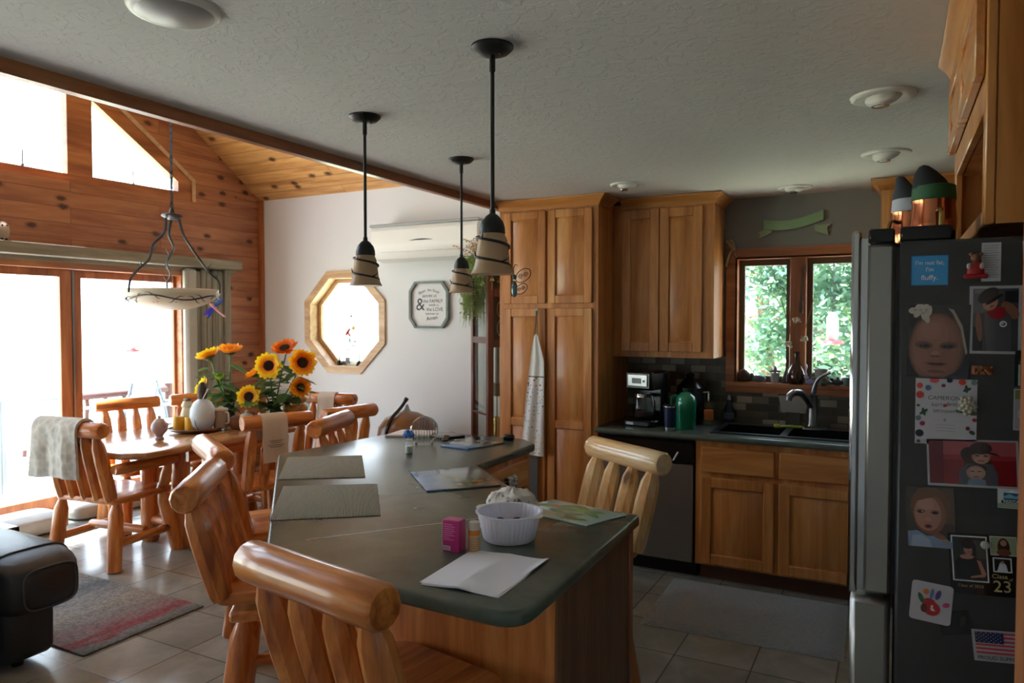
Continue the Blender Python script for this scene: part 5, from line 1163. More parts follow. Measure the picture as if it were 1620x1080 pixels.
# sunflowers
def vase(loc, label, h=.2):
    return jar('vase', loc, [(0, 0), (.055, 0), (.06, .01), (.05, .09), (.045, h-.04), (.055, h), (.05, h), (.04, h-.04), (.045, .09), (.05, .02), (0, .015)], plain('dark_glass', '#2c3a24', .15), label, 'vase', group='sunflower vases on the dining table')
v1 = vase((-4.80, 4.17, TT), 'dark green glass vase of the left sunflower bunch'); v2 = vase((-4.40, 4.27, TT), 'dark green glass vase of the right sunflower bunch')
def sunflower(base, head, face, r, label, c0='#e08a1a', c1='#ffcb24', disc='#3a2416', seed=1, closed=0):
    r *= 1.14
    q = random.Random(seed); base, head = Vector(base), Vector(head); n = Vector(face).normalized()
    t = thing('sunflower', label, 'flower', tuple(base), 0, 'sunflowers in the vases')
    x = n.orthogonal().normalized(); y = n.cross(x); Z = head-base
    pt = MB()
    for ring, (np_, s, lift) in enumerate(((18, 1.0, .18), (16, .86, .42))):
        for k in range(np_):
            a = 2*pi*(k+.5*ring)/np_+q.uniform(-.08, .08); e = x*cos(a)+y*sin(a); w = n.cross(e); L = r*s*q.uniform(.9, 1.08); li = lift+closed+q.uniform(-.1, .12)
            st = [(.28, .07), (.5, .16), (.75, .19), (.92, .11), (1.0, .0)]; rows = []
            for f_, wd in st:
                c = Z+e*(L*f_*cos(li*f_*.9))+n*(L*f_*sin(li*f_)); rows.append((c-w*(L*wd), c+w*(L*wd)+n*.002, f_))
            for (a0, a1, f0), (b0, b1, f1) in zip(rows, rows[1:]):
                m = (f0+f1)/2; k0 = max(0, min(1, (m-.4)*2.2)); A_, B_ = [tuple(min(1, q_*1.3) for q_ in lin(c_)[:3])+(1,) for c_ in (c0, c1)]; pt.col(tuple(A_[i]*(1-k0)+B_[i]*k0 for i in range(4))); pt.add([a0, b0, b1, a1], [(0, 1, 2, 3)])
    fo = part(t, 'petals', pt, M['petalc'], kind='stuff', sharp=80)
    ds = MB(); Tm = Matrix.Translation(Z) @ n.to_track_quat('Z', 'Y').to_matrix().to_4x4()
    ds.lathe([(r*.38, -.004), (r*.35, .012), (r*.26, .018), (r*.13, .013), (0, .010)], n=20, T=Tm)
    for i in range(60):
        a = i*2.4; rr_ = r*.35*sqrt(i/60); p = Tm @ Vector((rr_*cos(a), rr_*sin(a), .016)); ds.sph(p, .0035, 5)
    part(t, 'disc', ds, plain('disc_'+disc, disc, .9))
    sp_ = MB(); mid = Z*.55+Vector((Z.x*.1, Z.y*.1, .02)); bk = Z-n*.02
    sp_.tube(smooth([(0, 0, 0), mid, bk-n*.02, bk], 5), [.006]*16, 7); sp_.lathe([(r*.4, .006), (r*.25, -.012), (.006, -.03)], n=14, T=Tm)
    part(t, 'stem', sp_, plain('stem', '#5d7a35', .6))
    lf_ = MB()
    for k in range(9):
        f_ = .25+.07*k; p = Z*f_; a = q.uniform(0, 6.3); e = Vector((cos(a), sin(a), q.uniform(-.3, .2))); w = Vector((-sin(a), cos(a), 0)); g = q.uniform(.7, 1.2); lf_.col((.10*g, .19*g, .06*g, 1)); L = .17
        lf_.add([p, p+e*L*.35-w*L*.3, p+e*L*.8-w*L*.18-Vector((0, 0, .02)), p+e*L-Vector((0, 0, .04)), p+e*L*.8+w*L*.18-Vector((0, 0, .02)), p+e*L*.35+w*L*.3], [(0, 1, 2, 3), (0, 3, 4, 5)])
    part(t, 'leaves', lf_, 'leaf', flatshade=True); return t
M['petalc'] = translucent('petal_c', '#f0b020', .45, .5, True)
B1, B2 = (-4.80, 4.17, TT+.12), (-4.40, 4.27, TT+.12)
sunflower(B1, (-5.06, 4.2, 1.30), (-.35, -.2, .9), .105, 'yellow sunflower tilted up at the far left of the left bunch', seed=2, closed=.3)
sunflower(B1, (-4.84, 4.22, 1.345), (.1, -.15, 1), .10, 'orange sunflower facing the ceiling on top of the left bunch', '#c96a10', '#e59a14', seed=3, closed=.3)
sunflower(B1, (-5.03, 4.12, 1.055), (-.6, -.5, .5), .085, 'half-open sunflower low on the left, behind the egg canister', '#e39a1a', '#ffd42c', seed=4, closed=.35)
sunflower(B1, (-4.865, 4.14, 1.136), (.1, -.4, .9), .045, 'closed green sunflower bud in the left bunch', '#8fae3a', '#a7c24a', '#7f9a3a', seed=5, closed=.5)
sunflower(B2, (-4.25, 4.24, 1.39), (.15, -.45, .7), .095, 'dark orange sunflower topmost in the right bunch', '#b2440c', '#e07c12', seed=6)
sunflower(B2, (-4.34, 4.16, 1.256), (.46, -.86, .15), .10, 'large open yellow sunflower facing out at the centre of the right bunch', '#e68a18', '#ffcb24', '#2e1c14', seed=7)
sunflower(B2, (-4.05, 4.22, 1.285), (.85, -.5, .15), .10, 'orange-centred sunflower turned right, at the right of the bunch', '#c9560f', '#f0a818', seed=8)
sunflower(B2, (-4.53, 4.2, 1.18), (-.3, -.5, .8), .08, 'small orange sunflower between the two bunches', '#d0660f', '#eda017', seed=9, closed=.2)
sunflower(B2, (-4.44, 4.05, 1.02), (.45, -.88, .12), .088, 'yellow sunflower lowest at the front of the right bunch', '#e08a18', '#ffcb24', '#2a1a12', seed=10)
sunflower(B2, (-4.10, 4.25, 1.09), (.75, -.5, .3), .075, 'orange sunflower low at the right, above the lemon bowl', '#cc5f12', '#e8a01a', seed=12)

# ------------------------------------------------------------------ sink wall things
CT = .914
cm = thing('coffee_maker', 'black drip coffee maker with silver control panel and glass carafe', 'coffee maker', (-1.46, 4.72, CT), -14)
part(cm, 'base', MB().bx(-.10, .10, -.13, .12, 0, .045, .012), 'blackpl'); part(cm, 'tower', MB().bx(-.10, .10, .03, .12, .04, .36, .012), 'blackpl')
part(cm, 'head', MB().bx(-.10, .10, -.11, .12, .24, .365, .015), 'blackpl')
cp = part(cm, 'control_panel', MB().bx(-.075, .075, -.118, -.108, .265, .345, .004), 'steel'); part(cp, 'display', MB().bx(-.04, .03, -.121, -.117, .285, .32, .003).cyl((.05, -.118, .302), (.05, -.123, .302), .008), 'blackpl')
ca = part(cm, 'carafe', MB().lathe([(0, .05), (.06, .05), (.07, .07), (.07, .13), (.055, .19), (.052, .215), (0, .215)], c=(0, -.045, 0), n=24), 'clear')
part(ca, 'coffee', MB().lathe([(0, .053), (.058, .053), (.067, .07), (.067, .10), (0, .10)], c=(0, -.045, 0), n=20), plain('coffee', '#120a06', .2)); part(ca, 'band', MB().lathe([(.054, .19), (.057, .192), (.057, .21), (.054, .214)], c=(0, -.045, 0), n=24), 'chrome')
part(ca, 'carafe_handle', MB().tube(smooth([(.05, -.07, .205), (.11, -.10, .20), (.115, -.10, .10), (.068, -.075, .08)], 5), .009, 8), 'blackpl')
part(cm, 'badge', MB().bx(-.075, -.02, -.132, -.129, .012, .03), 'steel')
tm = thing('travel_tumbler', 'dark blue steel travel tumbler beside the coffee maker', 'tumbler', (-1.252, 4.545, CT))
part(tm, 'body', MB().lathe([(0, 0), (.031, 0), (.033, .004), (.036, .05), (.042, .16), (0, .16)], n=24), plain('navy_coat', '#1c2746', .3, .3)); part(tm, 'lid', MB().lathe([(.041, .155), (.044, .16), (.043, .17), (.034, .172), (0, .168)], n=24), 'clear')
part(tm, 'steel_base', MB().lathe([(0, -.0), (.0325, 0), (.0345, .004), (.0355, .022), (.030, .024)], n=24), 'chrome'); part(tm, 'steel_rim', MB().lathe([(.041, .148), (.0435, .15), (.0435, .158), (.04, .16)], n=24), 'chrome')
gp_ = thing('water_pitcher', 'glossy green plastic bottle behind the blue tumbler', 'bottle', (-1.185, 4.68, CT))
part(gp_, 'body', MB().lathe([(0, 0), (.058, 0), (.062, .006), (.066, .17), (.06, .205), (.03, .235), (0, .24)], n=28), plain('green_plastic', '#0f7a55', .12, coat=.5)); part(gp_, 'grip', MB().tube(smooth([(-.05, -.02, .21), (-.085, -.03, .20), (-.08, -.03, .12), (-.06, -.02, .10)], 5), .009, 8), plain('green_grip', '#0c5f45', .2))
uj = thing('utensil_crock', 'tall black lidded jar in the corner shadow behind the green bottle', 'jar', (-1.22, 4.93, CT))
part(uj, 'body', MB().lathe([(0, 0), (.085, 0), (.09, .01), (.095, .16), (.085, .23), (0, .23)], n=24), 'blackpl'); part(uj, 'lid', MB().lathe([(.088, .228), (.088, .245), (.05, .29), (.025, .31), (.03, .335), (0, .35)], n=24), 'blackpl')
ob = thing('oil_bottle', 'slim clear pump bottle with orange label by the window trim', 'bottle', (-1.09, 4.91, CT))
part(ob, 'body', MB().lathe([(0, 0), (.028, 0), (.03, .006), (.03, .12), (.016, .15), (.012, .165), (0, .165)], n=20), 'clear'); part(ob, 'label', MB().lathe([(.0305, .035), (.031, .036), (.031, .10), (.0305, .101)], n=20), plain('orange_label', '#c0682a', .5)); part(ob, 'pump', MB().cyl((0, 0, .165), (0, 0, .21), .008).tube([(0, 0, .21), (0, 0, .22), (-.035, -.01, .218)], .007, 8), 'chrome')
jar('soap_bottle', (-.985, 4.965+.09, CT), [(0, 0), (.03, 0), (.034, .01), (.032, .10), (.015, .14), (.012, .16), (0, .16)], plain('blue_soap', '#22324a', .2), 'dark blue dish soap bottle at the back left corner of the sink', 'bottle', [('cap', MB().lathe([(.012, .155), (.011, .18), (.004, .19), (0, .19)], n=12), plain('soap_cap', '#7a8894', .4)), ('label', MB().lathe([(.0345, .03), (.0348, .031), (.0335, .075), (.033, .076)], n=16), plain('soap_label', '#4a5a6a', .5))])
db = thing('dish_brush', 'lime green dish brush lying across the sink divider', 'brush', (-.575, 4.90, .924), 18)
part(db, 'handle', MB().tube(smooth([(-.07, 0, .012), (0, 0, .016), (.08, 0, .012)], 5), .008, 8), plain('lime', '#9db52a', .4)); part(db, 'head', MB().bx(-.10, -.06, -.018, .018, .004, .03, .008), plain('lime_head', '#8aa326', .5))
ds_ = thing('soap_dish', 'pale ceramic caddy standing against the tile behind the faucet', 'dish', (-.585, 5.088, CT+.0))
part(ds_, 'caddy', MB().prism([(-.085, .20), (.10, .20), (.085, .09), (-.065, .09)], -.012, .012, .004, T=Matrix.Rotation(radians(90), 4, 'X')), plain('caddy_glaze', '#9a988e', .4)); part(ds_, 'stand', MB().bx(-.04, .05, -.012, .012, 0, .095), plain('caddy_stand', '#3c3a34', .5))
# window sill
SZ, SY = 1.193, 5.13
def sill(name, x, mb, mat, label, cat, extra=(), y=SY, **k):
    t = thing(name, label, cat, (x, y, SZ)); part(t, 'body', mb, mat, **k)
    for nm, b2, m2 in extra: part(t, nm, b2, m2)
    return t
rb = MB().sph((0, 0, 0), 1, 16, jit=.08); rb.v = [(x*.06, y*.03, (z+.9)*.05*(1-.4*abs(x)) if z > -.9 else 0) for x, y, z in rb.v]
solo('stone', rb, plain('brown_stone', '#4a382c', .8, var=.3), 'dark brown pointed stone at the left end of the kitchen window sill', 'stone', loc=(-.905, SY, SZ), sharp=30)
sill('bird_figurine', -.805, MB().sph((0, 0, .026), .026, 12, (1.9, .8, 1)).sph((-.045, 0, .05), .015, 10), plain('slate_glaze', '#5c6672', .4), 'slate-grey figurine with a raised thin stick on the window sill', 'figurine', [('stick', MB().cyl((0, 0, .03), (-.065, -.0, .105), .004, .003), 'blackpl')])
sill('succulent_pot', -.70, MB().lathe([(0, 0), (.024, 0), (.030, .07), (.026, .07), (0, .06)], n=18), plain('small_white_pot', '#a9abb0', .5), 'small white pot with a stubby succulent, left half of the window sill', 'potted plant', [('succulent', fronds(12, .05, .2, 31, .5, (.22, .26, .24), .01, .006), 'leaf')][:0]+[('succulent', MB().sph((0, 0, .09), .018, 8, (.7, .7, 1.6)).sph((.022, 0, .08), .012, 8, (1.4, .7, .8)).sph((-.024, 0, .08), .012, 8, (1.4, .7, .8)), plain('grey_succulent', '#8a938c', .6))])
sill('tree_figurine', -.635, MB().lathe([(0, 0), (.028, 0), (.02, .03), (.022, .03), (.012, .06), (.013, .06), (0, .09)], n=12), plain('dark_tree', '#2c3230', .5), 'little dark cone tree figurine left of the big bottle vase', 'figurine')
bv = sill('bottle_vase', -.565, MB().lathe([(0, 0), (.045, 0), (.052, .012), (.055, .05), (.047, .095), (.026, .14), (.019, .19), (.022, .215), (.018, .215), (.015, .19), (.02, .14), (.045, .10), (0, .02)], n=28), plain('brown_glass', '#3a1f12', .12, coat=.5), 'brown glass bottle vase with dried twigs at the middle of the window', 'vase', [('beads', MB().tube([(.0, 0, 0), (0, 0, .001)], .001, 4), 'paint')][:0], y=5.118)
bd = MB().col('#c9c5d8')
for k in range(15): t_ = k/14; bd.sph((.062-.0*t_+.004*sin(k), -.02, .13-.115*t_), .0058, 7)
for k in range(9): bd.sph((-.058+.03*(k/8)**2*.3, -.02, .02+.075*k/8), .005, 7)
part(bv, 'bead_string', bd, 'gloss', 'string of pale lilac beads')
for k, (p, lb2) in enumerate((((-.16, -.01, .78), 'tall thin dried twig leaning left in the window vase'), ((-.085, 0, .66), 'shorter dried twig leaning left in the window vase'), ((.11, 0, .60), 'dried twig leaning right in the window vase'))):
    b = MB().tube(smooth([(0, 0, .05), (p[0]*.35, 0, p[2]*.5), (p[0]*.8, p[1], p[2]*.85), p], 6), [.0045-.0002*i for i in range(19)], 6)
    solo('dried_twig', b, plain('twig_%d' % k, '#7b6a50', .8), lb2, 'twig', 'dried twigs in the bottle vase', loc=(-.565, 5.118, SZ))
for k, (x, y, z, lb2) in enumerate(((.0, -.02, .40, 'white dried flower head standing highest on the vase'), (.045, -.02, .28, 'white dried flower head at the right of the vase neck'), (-.05, -.02, .24, 'white dried flower head at the left of the vase neck'))):
    t = thing('dried_flower', lb2, 'flower', (-.565, 5.118, SZ+.02), 0, 'dried flowers in the bottle vase')
    part(t, 'stem', MB().tube(smooth([(0, 0, .03), (x*.2, 0, .19), (x, y, z)], 6), .0018, 5), plain('dry_stem%d' % k, '#7d7a55', .8))
    hd_ = MB()
    for j in range(14): hd_.sph((x+R.uniform(-.022, .022), y+R.uniform(-.01, .01), z+R.uniform(-.014, .014)), R.uniform(.006, .011), 6)
    part(t, 'flower_head', hd_, plain('dry_white%d' % k, '#c9c4b0', .8))
sill('purple_bird', -.475, MB().sph((0, 0, .02), .02, 12, (1.5, .8, 1)).sph((-.022, 0, .042), .013, 10).tube([(.02, 0, .024), (.05, 0, .016)], [.010, .002], 7), plain('lilac_glaze', '#8d86b8', .35), 'small lilac bird figurine at the foot of the brown vase', 'figurine', y=5.105)
wp = sill('white_pot', -.415, MB().lathe([(0, 0), (.030, 0), (.043, .10), (.046, .104), (.040, .104), (.030, .06), (0, .05)], n=22), plain('white_pot', '#a8a6a2', .5), 'white flower pot with a small leafy plant, right half of the window sill', 'potted plant', y=5.128)
part(wp, 'plant', fronds(46, .11, .5, 17, .55, (.20, .25, .17), .02, .008), 'leaf', flatshade=True)
sill('crystal_ball', -.335, MB().sph((0, 0, .062), .046, 20).lathe([(0, 0), (.028, 0), (.018, .016), (0, .018)], n=16), 'clear', 'clear glass ball ornament on the right side of the window sill', 'ornament', y=5.132)
sill('bear_figurine', -.315, MB().sph((0, 0, .022), .022, 10, (1.6, .8, 1)).sph((-.032, 0, .04), .014, 8).sph((.0, 0, .05), .010, 8), plain('dark_bear', '#33383a', .5), 'dark low animal figurine in front of the glass ball', 'figurine', y=5.105)
sill('teal_cup', -.262, MB().lathe([(0, 0), (.018, 0), (.023, .055), (.019, .055), (0, .05)], n=16), plain('teal_cup', '#6a807c', .4), 'tiny grey-teal cup near the fridge end of the window sill', 'cup', y=5.11)
rbn = thing('ribbon_sign', 'green ribbon-shaped wall plaque above the kitchen window', 'sign', (-.595, YK-.014, 2.245))
gb = MB().col('#8caa80'); N_ = 18; up_ = []; dn_ = []
for k in range(N_+1):
    u_ = -1+2*k/N_; zc = .030*u_*u_+.022*u_; up_.append((.185*u_, zc+.032)); dn_.append((.185*u_, zc-.032))
gb.prism(up_+dn_[::-1], 0, .012, .002, T=Matrix.Rotation(radians(90), 4, 'X'))
part(rbn, 'banner', gb, 'paint')
for s in (-1, 1):
    tl_ = MB().col('#95a583'); tl_.prism([(s*.13, -.01), (s*.165, -.015), (s*.235, -.045+(.035 if s > 0 else -.01)), (s*.205, -.05+(.02 if s > 0 else 0)), (s*.215, -.085), (s*.16, -.062), (s*.135, -.05)], -.004, .004, T=Matrix.Rotation(radians(90), 4, 'X'))
    part(rbn, 'ribbon_tail', tl_, 'paint')
bo = thing('raffia_bow', 'tan raffia bow pinned at the top left corner of the window trim', 'bow', (-.985, YK-.03, 2.07))
bwm = MB()
for s, a in ((-1, 60), (1, 95)): bwm.tube([(s*.004+.03*cos(t)*cos(radians(a))*(1 if s > 0 else -1)-.018*sin(t)*sin(radians(a)), -.006+.012*sin(t), .035+.045*sin(radians(a))*(1+cos(t))/2+.02*sin(t)) for t in [2*pi*k/14 for k in range(14)]], .016, 6, closed=True, flat=.5)
bwm.tube([(0, 0, .02), (-.02, -.003, -.03), (-.035, 0, -.09)], .020, 6, flat=.3).tube([(0, 0, .02), (.02, -.003, 0), (.035, 0, -.03)], .012, 6, flat=.3)
part(bo, 'loops', bwm, plain('raffia', '#b39d7c', .9))
ap = thing('apron', 'white apron with a small print hanging on the pantry doors', 'apron', (-2.155, 4.466, 1.42))
def apr(u, v):
    z = .10-.83*v; xr = .012+.053*min(1, v/.22); xl = -.012-.105*v**.85
    sw = .010*sin(u*11+1.5*v)*min(1, .2+v)
    return (xl+(xr-xl)*u, -.014+sw*.8-.010*v, z)
ab = MB().grid(apr, 26, 40); n0 = len(ab.v); ab.grid(lambda u, v: tuple(Vector(apr(u, v))+Vector((0, .003, 0))), 26, 40)
part(ap, 'cloth', ab, 'apron', sharp=180)
part(ap, 'neck_strap', MB().tube(smooth([(-.012, -.012, .09), (-.004, -.008, .17), (.0, -.004, .255), (.006, -.008, .17), (.014, -.012, .09)], 6), .007, 6, flat=.35), plain('grey_strap', '#8f8f90', .9))
part(ap, 'waist_tie', MB().bx(-.055, .01, -.006, -.002, -1.12, -.72, .001), plain('tie', '#5e5f60', .9))
part(ap, 'hook', MB().bx(-.010, .010, -.004, .0, .24, .275).tube([(0, -.004, .25), (0, -.014, .245), (0, -.014, .257)], .003, 6), 'steel')

# ------------------------------------------------------------------ things on the fridge
FY = 1.7995
def ell(cx, cz, rx, rz, a=0, n=26, k0=0, k1=360):
    o = []; ca, sa = cos(radians(a)), sin(radians(a))
    for k in range(n):
        t = radians(k0+(k1-k0)*k/(n if k1-k0 == 360 else n-1)); x, z = rx*cos(t), rz*sin(t); o.append((cx+x*ca-z*sa, cz+x*sa+z*ca))
    return o
def rect(x0, x1, z0, z1): return [(x0, z0), (x1, z0), (x1, z1), (x0, z1)]
def flatpic(name, label, cat, cx, cz, w, h, rot, shapes, paper='#a4a6ae', group='photos on the fridge side', lift=0, texts=(), gl=True, round_=0):  # paper and print tones darkened, this side's dim light is in the colour
    """a flat print on the fridge side; shapes in half-width/half-height units, later ones on top"""
    t = thing(name, label, cat, (cx, FY-lift, cz), 0, group); RR = Matrix.Rotation(radians(-rot), 4, 'Y')
    o = rect(-w/2, w/2, -h/2, h/2)
    if round_: o = [p for i in range(4) for p in rnd(o[i], o[i-1], o[(i+1) % 4], round_, 4)]
    X9 = Matrix.Rotation(radians(90), 4, 'X')
    part(t, 'paper', MB().col(paper).prism(o, 0, .0006, T=RR @ X9), 'gloss' if gl else 'paint')
    b = MB()
    for i, (c, poly) in enumerate(shapes):
        d = -.0008-.00006*i; b.col(c).add([RR @ Vector((max(-1, min(1, x))*w/2, d, max(-1, min(1, z))*h/2)) for x, z in poly], [list(range(len(poly)))])
    d = -.0008-.00006*len(shapes)
    for s, sz, x, z, c, r2 in texts:
        b.col(c).text(s, sz, RR @ Matrix.Translation((x*w/2, d-.0001, z*h/2)) @ X9 @ Matrix.Rotation(radians(r2), 4, 'Z'))
    if b.f: part(t, 'picture', b, 'gloss' if gl else 'paint', flatshade=True)
    return t
SK, SKD, HR = '#a07565', '#805748', '#2c1d18'
flatpic('square_magnet', 'bright blue square magnet with white joke lettering at the top of the fridge side', 'magnet', .0665, 1.725, .069, .064, 0, [('#2f93d6', rect(-.95, .95, -.95, .95))], '#1c78bd', 'magnets on the fridge side', .001,
        [("I'm not fat,", .0125, 0, .5, '#dfe9f2', 0), ("I'm", .0125, 0, .05, '#dfe9f2', 0), ('fluffy.', .015, 0, -.5, '#dfe9f2', 0)])
ln_ = [('#b9bbc2', rect(-1, 1, -1, 1))]+[('#8b8e96', rect(-.8, .8-.25*((k*7) % 3)/2, .82-.125*k, .86-.125*k)) for k in range(14)]
flatpic('note_paper', 'narrow white paper list behind the red bear magnet', 'paper', .177, 1.739, .034, .080, 0, ln_, '#d9dbe2', 'papers on the fridge side', 0, (), False)
flatpic('note_paper', 'white paper edge at the far right top of the fridge side', 'paper', .245, 1.735, .026, .09, 2, [('#b0b2b8', rect(-.9, .9, -.9, .9))], '#d2d4da', 'papers on the fridge side', 0, (), False)
bm_ = thing('bear_magnet', 'little red and brown bear magnet on a red base over the paper list', 'magnet', (.150, FY-.0015, 1.705), 0, 'magnets on the fridge side')
part(bm_, 'base', MB().bx(-.022, .022, -.008, 0, .0, .010, .003), plain('bear_red', '#9c1f28', .4)); part(bm_, 'body', MB().lathe([(0, .010), (.016, .010), (.015, .02), (.009, .034), (0, .036)], n=14, sy=.45), plain('bear_dress', '#a8242c', .5))
part(bm_, 'head', MB().sph((0, -.004, .043), .010, 12, (1, .6, .9)).sph((-.009, -.003, .051), .004, 8).sph((.009, -.003, .051), .004, 8).sph((0, -.010, .041), .004, 8), plain('bear_fur', '#8c5f4c', .7)); part(bm_, 'arm', MB().sph((-.012, -.006, .026), .005, 8, (1, .7, 1.4)).sph((.011, -.006, .026), .005, 8, (1, .7, 1.4)), plain('bear_arm', '#b9a79a', .7))
# baby close-up
flatpic('photo_print', 'large close-up photo of a baby with a white bow headband', 'photo', .0845, 1.574, .115, .156, -1, [
    ('#1c1819', rect(-1, 1, -1, 1)), ('#2a201e', rect(-.9, 1, .6, 1)), ('#4a332b', ell(-.05, -.18, .93, 1.0)), ('#6b4a3e', ell(-.06, -.2, .87, .96)), ('#7c5649', ell(-.08, -.2, .80, .92)), ('#875f51', ell(-.12, -.15, .70, .82)), ('#8f6658', ell(-.18, .18, .52, .40)), ('#966c5d', ell(-.24, .28, .34, .24)), ('#8c5f53', ell(-.50, -.50, .28, .24)), ('#84574b', ell(.34, -.50, .30, .26)),
    ('#968a84', [(.28, .90), (.46, .86), (.76, .42), (.94, -.30), (.88, -.36), (.70, .32), (.44, .74)]),
    ('#6e483d', ell(-.46, -.12, .30, .11, -4)), ('#6e483d', ell(.34, -.12, .31, .11, 4)), ('#54362e', ell(-.45, -.14, .23, .065, -4)), ('#54362e', ell(.34, -.14, .24, .065, 4)), ('#211716', ell(-.44, -.145, .15, .036)), ('#211716', ell(.33, -.145, .16, .036)), ('#5a4f4c', ell(-.49, -.135, .03, .014)), ('#5a4f4c', ell(.27, -.135, .03, .014)),
    ('#99705f', ell(-.08, -.34, .13, .08)), ('#74493f', ell(-.08, -.42, .17, .03)), ('#472a26', ell(-.15, -.425, .035, .013)), ('#472a26', ell(-.01, -.425, .035, .013)), ('#663834', [(-.42, -.62), (-.2, -.585), (-.05, -.6), (.12, -.585), (.36, -.63), (.15, -.67), (-.05, -.68), (-.25, -.665)]), ('#2f1617', ell(-.03, -.632, .27, .018)), ('#80524b', ell(-.04, -.70, .2, .03)), ('#6a453a', ell(-.04, -.84, .28, .05)), ('#151826', [(.2, -1), (1, -1), (1, -.55), (.78, -.68), (.5, -.88)])]
    + [('#b5b3ab', ell(x, z, .15, .09, 20*i)) for i, (x, z) in enumerate(((-.85, .82), (-.65, .92), (-.7, .75), (-.45, .9), (-.32, .82), (-.5, .72), (-.4, .62)))] + [('#98958c', ell(x, z, .06, .04)) for x, z in ((-.78, .84), (-.6, .84), (-.42, .84), (-.52, .76))])
flatpic('photo_print', 'white-bordered photo of a child in a dark cap and red scarf', 'photo', .186, 1.619, .092, .141, 0, [
    ('#3f4146', rect(-.86, .86, -.92, .92)), ('#55585f', rect(-.86, -.3, .2, .92)), ('#24262a', rect(.35, .86, .5, .85)), ('#15161a', rect(-.86, -.5, -.92, -.2)), ('#6b6e74', rect(-.8, .1, .78, .9)), (SKD, ell(.55, .28, .38, .2, -30)), ('#4c4f55', [(-.4, .25), (.3, .35), (.6, .1), (.62, -.92), (-.3, -.92), (-.42, -.2)]), ('#8f2029', [(-.35, .22), (0, .38), (.35, .36), (.42, .12), (.1, .0), (-.2, .08)]),
    (SKD, ell(-.62, -.2, .12, .45, 8)), (SK, ell(-.2, .5, .3, .22, 20)), ('#ab8576', ell(-.2, .47, .2, .13, 20)), ('#2b2d33', ell(-.28, .72, .42, .2, 20)), ('#1f2126', ell(-.05, .6, .36, .05, 25)), ('#3b221e', ell(-.3, .54, .045, .02)), ('#3b221e', ell(-.1, .58, .045, .02)), ('#8a4a45', ell(-.14, .4, .1, .03, 20)), ('#d5d6d8', ell(.3, -.12, .14, .09)), ('#3a3c42', ell(.3, -.12, .09, .05)), ('#d5d6d8', ell(.28, -.11, .05, .02))], '#a4a6ae')
# birthday invitation
be = [('#c9463c', ell(-.86, .78, .1, .09)), ('#c24a58', ell(-.38, .95, .16, .08)), ('#4c6a96', ell(-.58, .72, .1, .08)), ('#2c3656', ell(.12, .96, .1, .07)), ('#7d2c4c', ell(-.08, .8, .07, .055)), ('#c5392f', ell(.52, .92, .12, .09)), ('#5b8a8c', ell(.9, .92, .1, .08)), ('#31573f', ell(.68, .7, .14, .05, 20)), ('#31573f', ell(.66, .72, .05, .12, 10)), ('#bf342c', ell(-.86, .5, .12, .11)), ('#2f5a3a', ell(-.9, .17, .06, .04)), ('#2f5a3a', ell(-.72, -.02, .16, .05, 30)), ('#2f5a3a', ell(-.72, -.02, .05, .13, 20)), ('#5f7488', ell(-.9, -.22, .09, .08)), ('#9c2c5e', ell(-.76, -.38, .09, .07)), ('#1f2436', ell(-.85, -.68, .14, .11)), ('#47506a', ell(-.88, -.93, .07, .05)), ('#7d2c4c', ell(.72, -.46, .07, .06)), ('#324c46', ell(.86, -.58, .1, .06, -20)), ('#b03048', ell(.93, -.2, .08, .06))]
flatpic('invitation_card', 'white birthday invitation edged with berries and leaves', 'card', .1005, 1.4225, .113, .141, 0, be+[('#9aa0ac', rect(-.5, .5, .575, .585)), ('#9aa0ac', rect(-.45, -.2, -.262, -.254)), ('#9aa0ac', rect(.25, .5, -.262, -.254))]+[('#8f95a3', rect(-.32, .32, -.40-.09*k, -.385-.09*k)) for k in range(3)]+[('#b8302c', ell(-.02, .2, .06, .05))], '#b9bbc6', 'cards on the fridge side', 0,
        [('CAMERON', .0125, -.05, .42, '#454850', 0), ('berry first', .0115, -.05, .23, '#53565e', 4), ('BIRTHDAY', .0085, -.05, .02, '#53565e', 0), ('6', .010, -.02, -.24, '#454850', 0)], False)
flatpic('photo_print', 'photo of a woman in a brimmed hat holding a child before a red wall', 'photo', .150, 1.3165, .164, .100, 2.5, [
    ('#7c1a22', rect(-.95, .95, -.9, .94)), ('#9a4a50', rect(-.95, .95, .35, .94)), ('#8c3038', rect(-.95, .95, .15, .35)), ('#4c1015', rect(-.66, -.63, -.9, .94)), ('#63141b', rect(-.95, -.64, -.9, .94)), ('#2a1c1c', ell(-.02, .35, .22, .35, 10)), ('#3c1f1c', ell(.12, .05, .3, .45)), ('#4c4d58', [(-.3, -.9), (-.28, -.3), (-.1, .0), (.45, .0), (.55, -.4), (.55, -.9)]), (SK, ell(.2, .3, .2, .3)), ('#ad8678', ell(.2, .2, .15, .2)),
    ('#2b2222', ell(.2, .66, .24, .26)), ('#231a1a', [(-.12, .4), (.2, .55), (.52, .45), (.62, .34), (.4, .42), (.2, .46), (0, .36)]), ('#3a2322', ell(.12, .34, .05, .03)), ('#3a2322', ell(.3, .34, .05, .03)), ('#9a4f4c', ell(.2, .13, .08, .035)), ('#3b2a28', ell(.1, -.18, .22, .18)), ('#9f8176', ell(.08, -.38, .21, .3)), ('#ab8d82', ell(.08, -.36, .15, .2)), ('#3a2a2a', ell(0, -.32, .05, .02)), ('#3a2a2a', ell(.16, -.32, .05, .02)), ('#8a5350', ell(.08, -.54, .07, .03)), ('#6d8096', [(-.12, -.9), (-.08, -.66), (.08, -.6), (.28, -.66), (.3, -.9)])], '#a4a6ae')
